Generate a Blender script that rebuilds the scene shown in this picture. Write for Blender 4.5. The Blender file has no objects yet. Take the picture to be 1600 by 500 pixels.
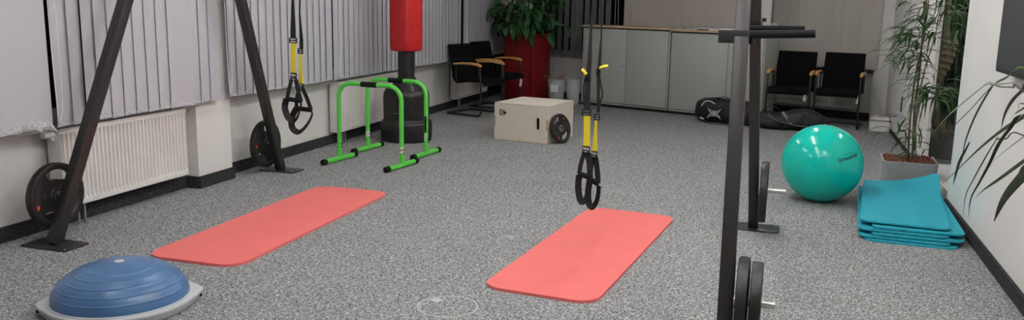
import bpy, bmesh, math, random
from mathutils import Vector, Matrix
random.seed(7)
V = Vector
C = bpy.context.scene.collection
PI = math.pi
# ------------------------------------------------------------------ camera
FPX = 1332.2
H = 1.4428
RX = V((0.95159, 0.30681, 0.01873)).normalized()
DN = V((0.07418, -0.17008, -0.98263))
FW = V((-0.2983, 0.93645, -0.1846)).normalized()
DN = FW.cross(RX).normalized()
cam = bpy.data.objects.new('camera', bpy.data.cameras.new('camera'))
C.objects.link(cam)
cam.data.sensor_fit = 'HORIZONTAL'; cam.data.sensor_width = 36
cam.data.lens = 36 * FPX / 1600
cam.data.clip_start = 0.05
cam.matrix_world = Matrix(((RX.x, -DN.x, -FW.x, 0), (RX.y, -DN.y, -FW.y, 0), (RX.z, -DN.z, -FW.z, H), (0, 0, 0, 1)))
bpy.context.scene.camera = cam

# survey helpers: turn a reading of the photograph into a point on a known plane of the room
def ray(x, y): return FW * FPX + RX * (x - 800) + DN * (y - 250)
def fl(x, y, z=0.0):
    v = ray(x, y); return V((0, 0, H)) + v * ((z - H) / v.z)
def px(x, y, c):
    v = ray(x, y); return V((0, 0, H)) + v * (c / v.x)
def py(x, y, c):
    v = ray(x, y); return V((0, 0, H)) + v * (c / v.y)

# ------------------------------------------------------------------ materials
MATS = {}
def mat(name, col, rough=0.6, metal=0.0, noise=None, bump=None, spec=0.5, emit=None, alpha=None, coat=0.0, sheen=0.0):
    """noise=(scale, amount[, stretch]) varies the colour a little; bump=(scale, strength)"""
    if name in MATS: return MATS[name]
    m = bpy.data.materials.new(name); m.use_nodes = True
    nt = m.node_tree; b = nt.nodes['Principled BSDF']
    b.inputs['Base Color'].default_value = (*col, 1)
    b.inputs['Roughness'].default_value = rough
    b.inputs['Metallic'].default_value = metal
    b.inputs['Specular IOR Level'].default_value = spec
    b.inputs['Coat Weight'].default_value = coat
    b.inputs['Sheen Weight'].default_value = sheen
    if emit:
        b.inputs['Emission Color'].default_value = (*emit[0], 1); b.inputs['Emission Strength'].default_value = emit[1]
    if alpha is not None: b.inputs['Alpha'].default_value = alpha
    tc = nt.nodes.new('ShaderNodeTexCoord')
    def nz(scale, stretch=(1, 1, 1), detail=3):
        mp = nt.nodes.new('ShaderNodeMapping'); mp.inputs['Scale'].default_value = stretch
        n = nt.nodes.new('ShaderNodeTexNoise'); n.inputs['Scale'].default_value = scale; n.inputs['Detail'].default_value = detail
        nt.links.new(tc.outputs['Object'], mp.inputs['Vector']); nt.links.new(mp.outputs[0], n.inputs['Vector'])
        return n
    if noise is None: noise = (6, 0.05)
    n = nz(noise[0], noise[2] if len(noise) > 2 else (1, 1, 1))
    r = nt.nodes.new('ShaderNodeValToRGB')
    r.color_ramp.elements[0].position = 0.3; r.color_ramp.elements[1].position = 0.7
    a = noise[1]
    r.color_ramp.elements[0].color = (*[max(0, c * (1 - a)) for c in col], 1)
    r.color_ramp.elements[1].color = (*[min(1, c * (1 + a)) for c in col], 1)
    nt.links.new(n.outputs['Fac'], r.inputs[0]); nt.links.new(r.outputs[0], b.inputs['Base Color'])
    if bump:
        n2 = nz(bump[0], bump[2] if len(bump) > 2 else (1, 1, 1))
        bp = nt.nodes.new('ShaderNodeBump'); bp.inputs['Strength'].default_value = bump[1]; bp.inputs['Distance'].default_value = 0.004
        nt.links.new(n2.outputs['Fac'], bp.inputs['Height']); nt.links.new(bp.outputs[0], b.inputs['Normal'])
    MATS[name] = m
    return m

def s(r, g, b):  # sRGB 0..255 -> linear
    f = lambda c: (c / 255 / 12.92) if c / 255 <= 0.04045 else ((c / 255 + 0.055) / 1.055) ** 2.4
    return (f(r), f(g), f(b))

def carpet_mat(name, dark, mid, light, sc=150):
    m = bpy.data.materials.new(name); m.use_nodes = True
    nt = m.node_tree; b = nt.nodes['Principled BSDF']; b.inputs['Roughness'].default_value = 0.95
    b.inputs['Specular IOR Level'].default_value = 0.15
    tc = nt.nodes.new('ShaderNodeTexCoord')
    w = nt.nodes.new('ShaderNodeTexNoise'); w.inputs['Scale'].default_value = sc; w.inputs['Detail'].default_value = 2.5; w.inputs['Roughness'].default_value = 0.65
    w.inputs['Distortion'].default_value = 1.2
    nt.links.new(tc.outputs['Object'], w.inputs['Vector'])
    r = nt.nodes.new('ShaderNodeValToRGB'); e = r.color_ramp.elements
    e[0].position = 0.34; e[0].color = (*dark, 1); e[1].position = 0.66; e[1].color = (*light, 1)
    k = e.new(0.5); k.color = (*mid, 1)
    nt.links.new(w.outputs['Fac'], r.inputs[0])
    n = nt.nodes.new('ShaderNodeTexNoise'); n.inputs['Scale'].default_value = 1.3; n.inputs['Detail'].default_value = 4
    nt.links.new(tc.outputs['Object'], n.inputs['Vector'])
    r2 = nt.nodes.new('ShaderNodeValToRGB'); r2.color_ramp.elements[0].color = (0.88, 0.88, 0.9, 1); r2.color_ramp.elements[1].color = (1.08, 1.08, 1.06, 1)
    nt.links.new(n.outputs['Fac'], r2.inputs[0])
    mx = nt.nodes.new('ShaderNodeMix'); mx.data_type = 'RGBA'; mx.blend_type = 'MULTIPLY'; mx.inputs['Factor'].default_value = 1
    nt.links.new(r.outputs[0], mx.inputs[6]); nt.links.new(r2.outputs[0], mx.inputs[7]); nt.links.new(mx.outputs[2], b.inputs['Base Color'])
    bp = nt.nodes.new('ShaderNodeBump'); bp.inputs['Strength'].default_value = 0.5; bp.inputs['Distance'].default_value = 0.006
    nt.links.new(w.outputs['Fac'], bp.inputs['Height']); nt.links.new(bp.outputs[0], b.inputs['Normal'])
    return m

M_CARPET = carpet_mat('carpet', (0.036, 0.037, 0.039), (0.245, 0.25, 0.254), (0.68, 0.685, 0.69), 92)
M_SKIRT = carpet_mat('carpet_skirting', (0.012, 0.0125, 0.014), (0.035, 0.037, 0.04), (0.09, 0.093, 0.097), 120)
M_WALL = mat('painted_wall', s(230, 228, 225), 0.9, noise=(2.5, 0.02), bump=(180, 0.12), spec=0.2)
M_CEIL = mat('ceiling_white', (0.75, 0.75, 0.73), 0.95)
M_FRAME = mat('window_frame_white', (0.7, 0.7, 0.68), 0.45)
M_NIGHT = mat('night_glass', (0.008, 0.009, 0.011), 0.06, spec=0.5)
M_BLIND = mat('blind_fabric', s(188, 188, 194), 0.85, noise=(220, 0.05), bump=(500, 0.08), spec=0.2)
M_BLINDB = mat('blind_fabric_taupe', s(196, 190, 184), 0.85, noise=(220, 0.05), spec=0.2)
M_BLINDD = mat('blind_fabric_dark', s(125, 130, 131), 0.85, noise=(220, 0.05), spec=0.2)
M_CHAIN = mat('white_plastic_chain', (0.8, 0.8, 0.8), 0.4)
M_RAD = mat('radiator_enamel', s(232, 229, 225), 0.4, spec=0.4)
M_VALVE = mat('valve_grey', (0.35, 0.35, 0.36), 0.35, metal=0.6)
M_BLACK = mat('black_powder_steel', (0.022, 0.0205, 0.020), 0.42, noise=(60, 0.12), spec=0.6)
M_RUBBER = mat('black_rubber', (0.0125, 0.012, 0.012), 0.48, noise=(40, 0.12))
M_RUBTEXT = mat('raised_rubber', (0.05, 0.05, 0.05), 0.45)
M_RED = mat('red_mark', (0.85, 0.04, 0.03), 0.5)
M_CHROME = mat('chrome', (0.88, 0.86, 0.83), 0.3, metal=1)
M_STEEL = mat('satin_steel', (0.5, 0.48, 0.46), 0.35, metal=1)
M_MAT = mat('red_foam', (0.86, 0.19, 0.178), 0.62, noise=(5, 0.03), bump=(260, 0.1), spec=0.3)
M_TEAL = mat('teal_foam', (0.024, 0.365, 0.47), 0.6, noise=(5, 0.04), bump=(260, 0.1), spec=0.3)
M_BALL = mat('green_ball_vinyl', (0.0, 0.56, 0.45), 0.16, noise=(3, 0.02), spec=0.5)
M_INK = mat('black_ink', (0.01, 0.02, 0.02), 0.6)
M_DOME = mat('blue_dome_vinyl', (0.070, 0.165, 0.345), 0.30, noise=(7, 0.16, (1, 1, 2)), spec=0.55)
M_BASEG = mat('grey_platform_plastic', s(198, 200, 205), 0.5, noise=(12, 0.05))
M_GREEN = mat('green_powder_coat', (0.115, 0.67, 0.075), 0.3, noise=(10, 0.02), spec=0.5)
M_FOAM = mat('black_foam', (0.011, 0.011, 0.012), 0.8, spec=0.2)
M_BAG = mat('red_bag_cover', (0.52, 0.008, 0.010), 0.42, noise=(8, 0.08), bump=(30, 0.35), spec=0.5)
M_TANK = mat('black_tank_plastic', (0.012, 0.012, 0.013), 0.33, noise=(10, 0.1))
M_PLY = mat('birch_plywood', s(226, 216, 203), 0.6, noise=(9, 0.06, (1, 1, 6)), bump=(60, 0.08, (1, 1, 8)))
M_PLYE = mat('plywood_edge', s(196, 168, 130), 0.7, noise=(50, 0.15))
M_CAB = mat('cabinet_grey', s(180, 184, 178), 0.5, noise=(3, 0.015))
M_CABD = mat('cabinet_gap', s(40, 40, 40), 0.7)
M_TOP = mat('light_oak_top', s(205, 180, 148), 0.5, noise=(20, 0.12, (1, 8, 8)))
M_FAB = mat('black_upholstery', (0.006, 0.006, 0.0065), 0.95, noise=(300, 0.25), bump=(600, 0.3), sheen=0.0, spec=0.1)
M_TUBE = mat('black_chair_tube', (0.012, 0.012, 0.012), 0.35)
M_BEECH = mat('beech_armrest', s(214, 160, 98), 0.4, noise=(15, 0.12, (1, 6, 6)))
M_RPLANT = mat('red_planter', (0.24, 0.008, 0.012), 0.45, noise=(4, 0.05))
M_GPLANT = mat('grey_planter', s(160, 162, 164), 0.55, noise=(10, 0.03))
M_SOIL = mat('soil', (0.03, 0.02, 0.014), 0.95, noise=(60, 0.5), bump=(60, 1))
M_BARK = mat('clay_granules', (0.20, 0.075, 0.05), 0.9, noise=(45, 0.45))
M_LEAFB = mat('broad_leaf_green', (0.030, 0.105, 0.030), 0.38, noise=(9, 0.35), spec=0.4)
M_LEAFN = mat('narrow_leaf_green', (0.050, 0.115, 0.030), 0.5, noise=(9, 0.35))
M_LEAFD = mat('palm_leaf_green', (0.022, 0.060, 0.024), 0.5, noise=(9, 0.35))
M_LEAFG = mat('strap_leaf_green', (0.030, 0.050, 0.014), 0.6, spec=0.25, noise=(14, 0.3))
M_LEAFDRY = mat('grey_dry_leaf', (0.17, 0.20, 0.15), 0.6, noise=(14, 0.25))
M_LEAFBR = mat('brown_dry_leaf', (0.055, 0.05, 0.028), 0.7, noise=(14, 0.3))
M_SPATHE = mat('white_flower', (0.6, 0.6, 0.52), 0.6)
M_CANE = mat('brown_cane', (0.17, 0.115, 0.07), 0.7, noise=(25, 0.35))
M_TRUNK = mat('palm_trunk', (0.30, 0.245, 0.17), 0.85, noise=(18, 0.3), bump=(30, 0.8))
M_STRAP = mat('black_webbing', (0.012, 0.012, 0.013), 0.75, noise=(300, 0.2), bump=(500, 0.25))
M_YEL = mat('yellow_webbing', (0.86, 0.72, 0.03), 0.6, noise=(300, 0.06), bump=(500, 0.2))
M_BUCK = mat('black_buckle', (0.02, 0.02, 0.022), 0.3, metal=0.5)
M_WHITE = mat('white_print', (0.8, 0.8, 0.8), 0.5)
M_WPL = mat('white_plastic', (0.72, 0.70, 0.68), 0.35)
M_PAPER = mat('white_paper', (0.75, 0.75, 0.74), 0.8)
M_SCREEN = mat('tv_screen', (0.045, 0.05, 0.058), 0.3, spec=0.4)
M_TVC = mat('tv_casing', (0.03, 0.032, 0.036), 0.45)
M_BAGF = mat('black_nylon', (0.009, 0.009, 0.0095), 0.6, noise=(18, 0.3), bump=(20, 0.6))
M_BAGG = mat('charcoal_nylon', (0.022, 0.023, 0.025), 0.65, noise=(18, 0.3), bump=(18, 0.7))
M_GREYT = mat('grey_trim', (0.2, 0.2, 0.21), 0.6)
M_RING = mat('floor_sticker', (0.46, 0.475, 0.48), 0.7)
M_RINGL = mat('floor_sticker_faint', (0.36, 0.37, 0.375), 0.7)
M_BROWN = mat('brown_scraps', (0.28, 0.14, 0.07), 0.8, noise=(20, 0.4))
M_LAMP = mat('lamp_diffuser', (0.9, 0.9, 0.9), 0.5, emit=((1.0, 0.985, 0.965), 62.0))
M_LAMPW = mat('lamp_diffuser_soft', (0.9, 0.9, 0.9), 0.5, emit=((1.0, 0.985, 0.965), 31.0))
M_LAMPFILL = mat('fill_diffuser_medium', (0.9, 0.9, 0.9), 0.5, emit=((1.0, 0.985, 0.965), 44.0))  # tubes of the fill light added before the cabinets
M_DOORG = mat('grey_door_panel', s(140, 142, 140), 0.6)
# translucent bucket
M_BUCKET = bpy.data.materials.new('frosted_bucket'); M_BUCKET.use_nodes = True
_b = M_BUCKET.node_tree.nodes['Principled BSDF']
_b.inputs['Base Color'].default_value = (0.62, 0.64, 0.66, 1); _b.inputs['Roughness'].default_value = 0.35; _b.inputs['Alpha'].default_value = 0.5

# ------------------------------------------------------------------ mesh helpers
def rot(ax=None, ang=0): return Matrix.Rotation(ang, 3, ax)
class MB:
    def __init__(self): self.bm = bmesh.new()
    def box(self, c, size, R=None, bev=0.0, seg=2):
        b = bmesh.new(); bmesh.ops.create_cube(b, size=1)
        for v in b.verts: v.co = V((v.co.x * size[0], v.co.y * size[1], v.co.z * size[2]))
        if bev: bmesh.ops.bevel(b, geom=b.edges[:], offset=bev, segments=seg, profile=0.5, affect='EDGES')
        if R is not None: bmesh.ops.transform(b, matrix=R.to_4x4(), verts=b.verts)
        bmesh.ops.translate(b, vec=V(c), verts=b.verts)
        self.add(b); return self
    def add(self, b):
        me = bpy.data.meshes.new('t'); b.to_mesh(me); b.free(); self.bm.from_mesh(me); bpy.data.meshes.remove(me)
    def add_mesh(self, me, M=None):
        b = bmesh.new(); b.from_mesh(me)
        if M is not None: bmesh.ops.transform(b, matrix=M, verts=b.verts)
        self.add(b)
    def tube(self, pts, r, seg=10, caps=True, squash=None):
        pts = [V(p) for p in pts]; n = len(pts); rr = r if isinstance(r, (list, tuple)) else [r] * n
        rings = []; up = None
        for i, p in enumerate(pts):
            t = (pts[min(i + 1, n - 1)] - pts[max(i - 1, 0)])
            if t.length < 1e-9: t = V((0, 0, 1))
            t.normalize()
            if up is None:
                a = V((0, 0, 1)) if abs(t.z) < 0.9 else V((1, 0, 0)); up = (a - t * a.dot(t)).normalized()
            else:
                up = (up - t * up.dot(t)).normalized()
            sd = t.cross(up)
            rings.append([self.bm.verts.new(p + (up * math.cos(k * 2 * PI / seg) + sd * math.sin(k * 2 * PI / seg)) * rr[i]) for k in range(seg)])
        for a, b in zip(rings, rings[1:]):
            for k in range(seg): self.bm.faces.new((a[k], a[(k + 1) % seg], b[(k + 1) % seg], b[k]))
        if caps:
            self.bm.faces.new(rings[0][::-1]); self.bm.faces.new(rings[-1])
        return self
    def lathe(self, prof, c=(0, 0, 0), seg=48, R=None, shape=None):
        """prof: (r, z) pairs round local z; shape(angle) scales r"""
        c = V(c); rings = []
        for (r, z) in prof:
            ring = []
            for k in range(seg):
                a = k * 2 * PI / seg; q = r * (shape(a) if shape else 1)
                v = V((q * math.cos(a), q * math.sin(a), z))
                if R is not None: v = R @ v
                ring.append(self.bm.verts.new(v + c))
            rings.append(ring)
        for a, b in zip(rings, rings[1:]):
            for k in range(seg): self.bm.faces.new((a[k], a[(k + 1) % seg], b[(k + 1) % seg], b[k]))
        self.bm.faces.new(rings[0][::-1]); self.bm.faces.new(rings[-1])
        return self
    def prism(self, poly, z0, z1, R=None, c=(0, 0, 0), bev=0.0):
        b = bmesh.new(); c = V(c)
        lo = [b.verts.new((x, y, z0)) for x, y in poly]; hi = [b.verts.new((x, y, z1)) for x, y in poly]
        b.faces.new(lo[::-1]); f = b.faces.new(hi); n = len(poly)
        for i in range(n): b.faces.new((lo[i], lo[(i + 1) % n], hi[(i + 1) % n], hi[i]))
        if bev:
            es = [e for e in b.edges if abs(e.verts[0].co.z - e.verts[1].co.z) < 1e-7]
            bmesh.ops.bevel(b, geom=es, offset=bev, segments=2, profile=0.5, affect='EDGES')
        if R is not None: bmesh.ops.transform(b, matrix=R.to_4x4(), verts=b.verts)
        bmesh.ops.translate(b, vec=c, verts=b.verts); self.add(b); return self
    def strap(self, pts, wid, nrm, th=0.002):
        """flat webbing: pts path, wid width(s), nrm the face normal(s)"""
        pts = [V(p) for p in pts]; n = len(pts); rings = []
        for i, p in enumerate(pts):
            t = (pts[min(i + 1, n - 1)] - pts[max(i - 1, 0)]).normalized()
            nn = V(nrm[i]) if isinstance(nrm, list) else V(nrm)
            sd = t.cross(nn)
            if sd.length < 1e-6: sd = t.cross(V((1, 0, 0.01)))
            sd.normalize(); n2 = sd.cross(t).normalized()
            w = wid[i] if isinstance(wid, (list, tuple)) else wid
            rings.append([self.bm.verts.new(p + sd * a * w / 2 + n2 * b * th / 2) for a, b in ((-1, -1), (1, -1), (1, 1), (-1, 1))])
        for a, b in zip(rings, rings[1:]):
            for k in range(4): self.bm.faces.new((a[k], a[(k + 1) % 4], b[(k + 1) % 4], b[k]))
        self.bm.faces.new(rings[0][::-1]); self.bm.faces.new(rings[-1]); return self
    def leaf(self, pts, w, side, fold=0.25):
        """a leaf blade with a folded midrib; w = greatest width, side = the direction across the blade"""
        pts = [V(p) for p in pts]; n = len(pts); rows = []
        for i, p in enumerate(pts):
            u = i / (n - 1)
            ww = w * (math.sin(PI * min(1, (0.06 + u * 0.94)) ** 0.75) ** 0.8 if i < n - 1 else 0.02) / 2
            ww = max(ww, w * 0.03)
            t = (pts[min(i + 1, n - 1)] - pts[max(i - 1, 0)]).normalized()
            sd = V(side); sd = (sd - t * sd.dot(t))
            if sd.length < 1e-5: sd = t.cross(V((0, 0, 1)))
            sd.normalize(); nn = t.cross(sd)
            th = 0.0006
            rows.append([self.bm.verts.new(p - sd * ww + nn * ww * fold), self.bm.verts.new(p + nn * -th), self.bm.verts.new(p + sd * ww + nn * ww * fold)])
        for a, b in zip(rows, rows[1:]):
            for k in range(2): self.bm.faces.new((a[k], a[k + 1], b[k + 1], b[k]))
        return self
    def build(self, name, m, parent=None, world=False, smooth=True, mods=None):
        if parent is not None and world:
            bmesh.ops.transform(self.bm, matrix=PM[parent.name].inverted(), verts=self.bm.verts)
        bmesh.ops.recalc_face_normals(self.bm, faces=self.bm.faces)
        me = bpy.data.meshes.new(name); self.bm.to_mesh(me); self.bm.free()
        me.materials.append(m)
        if smooth:
            for p in me.polygons: p.use_smooth = True
            me.set_sharp_from_angle(angle=math.radians(38))
        o = bpy.data.objects.new(name, me); C.objects.link(o)
        if parent is not None: o.parent = parent
        return o
PM = {}   # world matrix of each empty / part that carries children
def thing(name, label, cat, loc=(0, 0, 0), rz=0.0, group=None, R=None):
    o = bpy.data.objects.new(name, None); C.objects.link(o); o.empty_display_size = 0.1
    Mx = Matrix.Translation(V(loc)) @ (R.to_4x4() if R is not None else Matrix.Rotation(rz, 4, 'Z'))
    o.matrix_basis = Mx; PM[o.name] = Mx
    o['label'] = label; o['category'] = cat
    if group: o['group'] = group
    return o
def reg(o, parent): PM[o.name] = PM[parent.name]; return o
def tag(o, label, cat, group=None, kind=None):
    o['label'] = label; o['category'] = cat
    if group: o['group'] = group
    if kind: o['kind'] = kind
    return o
def struct(o): o['kind'] = 'structure'; return o
def place(o, loc, rz=0.0, R=None):
    o.matrix_basis = Matrix.Translation(V(loc)) @ (R.to_4x4() if R is not None else Matrix.Rotation(rz, 4, 'Z'))
def dup(o, parent=None):
    c = o.copy(); C.objects.link(c)
    if parent is not None: c.parent = parent
    for ch in list(o.children): dup(ch, c)
    return c
def text_mesh(txt, size, ext=0.0008, shear=0.0, bold=0.0):
    cu = bpy.data.curves.new('t', 'FONT'); cu.body = txt; cu.size = size; cu.extrude = ext; cu.shear = shear; cu.offset = bold
    cu.align_x = 'CENTER'; cu.align_y = 'CENTER'
    o = bpy.data.objects.new('t', cu); C.objects.link(o)
    dg = bpy.context.evaluated_depsgraph_get(); dg.update()
    me = bpy.data.meshes.new_from_object(o.evaluated_get(dg)); bpy.data.objects.remove(o); bpy.data.curves.remove(cu)
    return me
def frame(x, y, o=(0, 0, 0)):
    """4x4 whose local x, y go along the given directions"""
    x = V(x).normalized(); y = V(y); y = (y - x * y.dot(x)).normalized(); z = x.cross(y)
    return Matrix(((x.x, y.x, z.x, o[0]), (x.y, y.y, z.y, o[1]), (x.z, y.z, z.z, o[2]), (0, 0, 0, 1)))
def rrect(w, h, r, seg=8):
    out = []
    for cx, cy, a0 in ((w / 2 - r, h / 2 - r, 0), (-w / 2 + r, h / 2 - r, PI / 2), (-w / 2 + r, -h / 2 + r, PI), (w / 2 - r, -h / 2 + r, 1.5 * PI)):
        for k in range(seg + 1):
            a = a0 + k * PI / 2 / seg; out.append((cx + r * math.cos(a), cy + r * math.sin(a)))
    return out
def smooth_path(pts, n=6):
    pts = [V(p) for p in pts]; P = [pts[0] * 2 - pts[1]] + pts + [pts[-1] * 2 - pts[-2]]; out = []
    for i in range(1, len(P) - 2):
        for k in range(n):
            t = k / n; a, b, c, d = P[i - 1], P[i], P[i + 1], P[i + 2]
            out.append(0.5 * ((2 * b) + (c - a) * t + (2 * a - 5 * b + 4 * c - d) * t * t + (3 * b - a - 3 * c + d) * t ** 3))
    out.append(pts[-1]); return out

# ------------------------------------------------------------------ room shell
XL, XR, ZC = -4.27, 1.185, 2.9
YB0 = -2.2
# back line: left piece follows the cabinets, right piece sits further back behind the visitor chairs
BD = V((0.943, -0.333, 0)).normalized()       # along the back of the room
BN = V((-BD.y, BD.x, 0))                      # away from the camera
B0 = V((-4.27, 12.96, 0))
def bw(t, off=0.0, z=0.0): return B0 + BD * t + BN * off + V((0, 0, z))
tS = 4.12
RW0 = V((-0.35, 12.22, 0)); RW1 = V((1.6, 11.56, 0))
RD = (RW1 - RW0).normalized(); RN = V((-RD.y, RD.x, 0))

f = MB(); f.box((-1.3, 5.6, -0.05), (7.4, 16.4, 0.1)); struct(f.build('floor', M_CARPET, smooth=False))
f = MB(); f.box((-1.3, 5.6, ZC + 0.05), (7.4, 16.4, 0.1)); struct(f.build('ceiling', M_CEIL, smooth=False))
# left wall: parapet, lintel, pillars
f = MB()
f.box((XL - 0.15, 5.3, 0.305), (0.3, 15.2, 0.61))
f.box((XL - 0.15, 5.3, 2.7), (0.3, 15.2, 0.4))
f.box((XL - 0.15 + 0.06, 5.475, 1.45), (0.42, 0.41, 2.9))
f.box((XL - 0.15, -1.9, 1.45), (0.3, 0.6, 2.9))
f.box((XL - 0.15, 12.55, 1.45), (0.3, 0.9, 2.9))
struct(f.build('wall_left', M_WALL, smooth=False))
f = MB()
f.box((XL + 0.012, 1.65, 0.045), (0.02, 7.3, 0.09)); f.box((XL + 0.012, 9.2, 0.045), (0.02, 7.1, 0.09))
f.box((-4.14, 5.475, 0.045), (0.02, 0.43, 0.09)); f.box((-4.2, 5.262, 0.045), (0.12, 0.02, 0.09)); f.box((-4.2, 5.688, 0.045), (0.12, 0.02, 0.09))
struct(f.build('baseboard_left', M_SKIRT, smooth=False))
def window(name, y0, y1, panes):
    w = thing(name, name, 'window'); del w['category']; del w['label']; w['kind'] = 'structure'
    fr = MB(); X = XL - 0.11
    fr.box((X, (y0 + y1) / 2, 0.665), (0.07, y1 - y0, 0.11)); fr.box((X, (y0 + y1) / 2, 2.47), (0.07, y1 - y0, 0.08))
    st = (y1 - y0) / panes
    for k in range(panes + 1): fr.box((X, y0 + k * st, 1.57), (0.07, 0.09 if 0 < k < panes else 0.12, 1.8))
    fr.build('window_frame', M_FRAME, w, smooth=False)
    for k in range(panes):
        g = MB(); g.box((X - 0.01, y0 + (k + .5) * st, 1.57), (0.012, st - 0.07, 1.76)); g.build('window_pane', M_NIGHT, w, smooth=False)
    sl = MB(); sl.box((XL - 0.02, (y0 + y1) / 2, 0.625), (0.2, y1 - y0 - 0.02, 0.03), bev=0.006); sl.build('window_sill', M_FRAME, w)
window('window_1', -1.6, 5.26, 5)
window('window_2', 5.69, 12.1, 5)
# back wall
def wallbox(a, b, z0, z1, th=0.2, nrm=BN):
    d = (b - a); L = d.length; m = MB(); ang = math.atan2(d.y, d.x)
    m.box((a + b) / 2 + nrm * th / 2 + V((0, 0, (z0 + z1) / 2)), (L, th, z1 - z0), rot('Z', ang)); return m
f = wallbox(bw(-0.3), bw(tS), 0, 0.6)
g = wallbox(bw(-0.3), bw(tS), 2.4, 2.9); me = bpy.data.meshes.new('t'); g.bm.to_mesh(me); f.add_mesh(me)
for a, b, z0, z1, n in ((bw(-0.3), bw(0.35), 0.6, 2.4, BN), (bw(tS - 0.2), bw(tS), 0.6, 2.4, BN), (RW0, RW1, 0, 0.6, RN), (RW0, RW1, 2.4, 2.9, RN),
                        (RW0, RW0 + RD * 0.12, 0.6, 2.4, RN), (RW0 + RD * 1.5, RW1, 0.6, 2.4, RN)):
    g = wallbox(a, b, z0, z1, 0.2, n); me = bpy.data.meshes.new('t'); g.bm.to_mesh(me); f.add_mesh(me)
# step between the two pieces
a = bw(tS); g = MB(); g.box(((a.x + RW0.x) / 2 + 0.02, (a.y + RW0.y) / 2 + 0.1, 1.45), (0.22, abs(RW0.y - a.y) + 0.45, 2.9)); me = bpy.data.meshes.new('t'); g.bm.to_mesh(me); f.add_mesh(me)
# boxed pillar in the right corner
me = bpy.data.meshes.new('t')
struct(f.build('wall_back', M_WALL, smooth=False))
f = MB(); pc = RW0 + RD * 1.47
f.box(V((1.30, 11.62, 1.45)), (0.48, 0.16, 2.9), rot('Z', math.atan2(RD.y, RD.x)))
struct(f.build('trim_1', M_WALL, smooth=False))
def glaze(name, a, b, nrm, panes, z0=0.6, z1=2.4):
    w = thing(name, name, 'window'); del w['category']; del w['label']; w['kind'] = 'structure'
    d = (b - a); L = d.length; u = d / L; ang = math.atan2(d.y, d.x); fr = MB()
    for zz in (z0 + 0.05, z1 - 0.04): fr.box((a + b) / 2 + nrm * 0.1 + V((0, 0, zz)), (L, 0.07, 0.1), rot('Z', ang))
    for k in range(panes + 1): fr.box(a + u * L * k / panes + nrm * 0.1 + V((0, 0, (z0 + z1) / 2)), (0.08, 0.07, z1 - z0), rot('Z', ang))
    fr.build('window_frame', M_FRAME, w, smooth=False)
    for k in range(panes):
        g = MB(); g.box(a + u * L * (k + .5) / panes + nrm * 0.12 + V((0, 0, (z0 + z1) / 2)), (L / panes - 0.06, 0.012, z1 - z0 - 0.1), rot('Z', ang)); g.build('window_pane', M_NIGHT, w, smooth=False)
glaze('window_3', bw(0.35), bw(tS - 0.2), BN, 4)
glaze('window_4', RW0 + RD * 0.12, RW0 + RD * 1.5, RN, 2)
f = wallbox(bw(0), bw(tS), 0, 0.09, 0.02, -BN); g = wallbox(RW0, RW0 + RD * 1.5, 0, 0.1, 0.02, -RN); me = bpy.data.meshes.new('t'); g.bm.to_mesh(me); f.add_mesh(me)
struct(f.build('baseboard_back', M_SKIRT, smooth=False))
# right wall with the recess between y 6.75 and 8.15
f = MB()
f.box((XR + 0.1, 2.27, 1.45), (0.2, 8.96, 2.9)); f.box((1.22 + 0.015, 9.93, 1.45), (0.03, 3.46, 2.9))
struct(f.build('wall_right', M_WALL, smooth=False))
f = MB(); f.box((XR - 0.01, 2.27, 0.04), (0.018, 8.95, 0.08)); f.box((1.212, 9.85, 0.02), (0.018, 3.4, 0.04)); struct(f.build('baseboard_right', M_SKIRT, smooth=False))
f = MB(); f.box((1.46, 7.45, 0.05), (0.5, 1.4, 0.1), bev=0.01); struct(f.build('trim_2', M_FRAME))
f = MB(); f.box((2.35, 9.0, 1.45), (0.1, 5.0, 2.9)); f.box((1.9, 11.45, 1.45), (0.9, 0.1, 2.9)); f.box((1.9, 6.6, 1.45), (0.9, 0.1, 2.9))
struct(f.build('wall_recess', M_DOORG, smooth=False))
w = thing('door_1', 'x', 'x'); del w['category']; del w['label']; w['kind'] = 'structure'
f = MB(); f.box((2.05, 11.37, 1.25), (0.46, 0.05, 1.86), bev=0.004); f.build('door_leaf', M_NIGHT, w)
f = MB(); f.tube([(1.88, 11.34, 1.0), (1.88, 11.30, 1.0), (1.98, 11.30, 1.0)], 0.009); f.build('door_handle', M_STEEL, w)
f = MB(); f.box((-1.3, YB0 - 0.1, 1.45), (7.0, 0.2, 2.9)); struct(f.build('wall_front', M_WALL, smooth=False))

# ------------------------------------------------------------------ ceiling lights
def lamp(x, y, L=1.5, soft=False, label=''):
    t = thing('ceiling_light', label, 'ceiling light', (x, y, ZC), 0, 'linear ceiling lights')
    b = MB(); b.box((0, 0, -0.03), (0.24, L, 0.06), bev=0.006); b.build('housing', M_WPL, t)
    for k in (-0.055, 0.055):
        b = MB(); b.tube([(k, -L / 2 + 0.04, -0.075), (k, L / 2 - 0.04, -0.075)], 0.016, seg=12); b.build('light_tube', (M_LAMPFILL if x > -1 and y > 8 and x < 1 else M_LAMPW) if soft else M_LAMP, t)
LAMPS = [(-0.75, 2.2, 'right row, first over the free floor'), (-0.75, 4.3, 'right row, over the front of the right red mat'), (-0.75, 6.4, 'right row, beyond the training frame'),
         (0.45, 3.4, 'single one between frame and right wall')]
for x, y, l in LAMPS: lamp(x, y, label='lit white linear ceiling light, ' + l)
for x, y, l in ((-2.9, 2.6, 'left row, above the dome trainer'), (-2.9, 5.2, 'left row, above the left red mat'), (-2.9, 8.2, 'left row, near the punching bag'), (-0.3, 8.8, 'added to brighten the back, before the grey cabinets'), (1.8, 8.2, 'added to light the recess beyond the opening in the right wall')):  # last two are added fills, brightening the cabinets and the recess
    lamp(x, y, soft=True, label='dimmer white linear ceiling light, ' + l)

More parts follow.
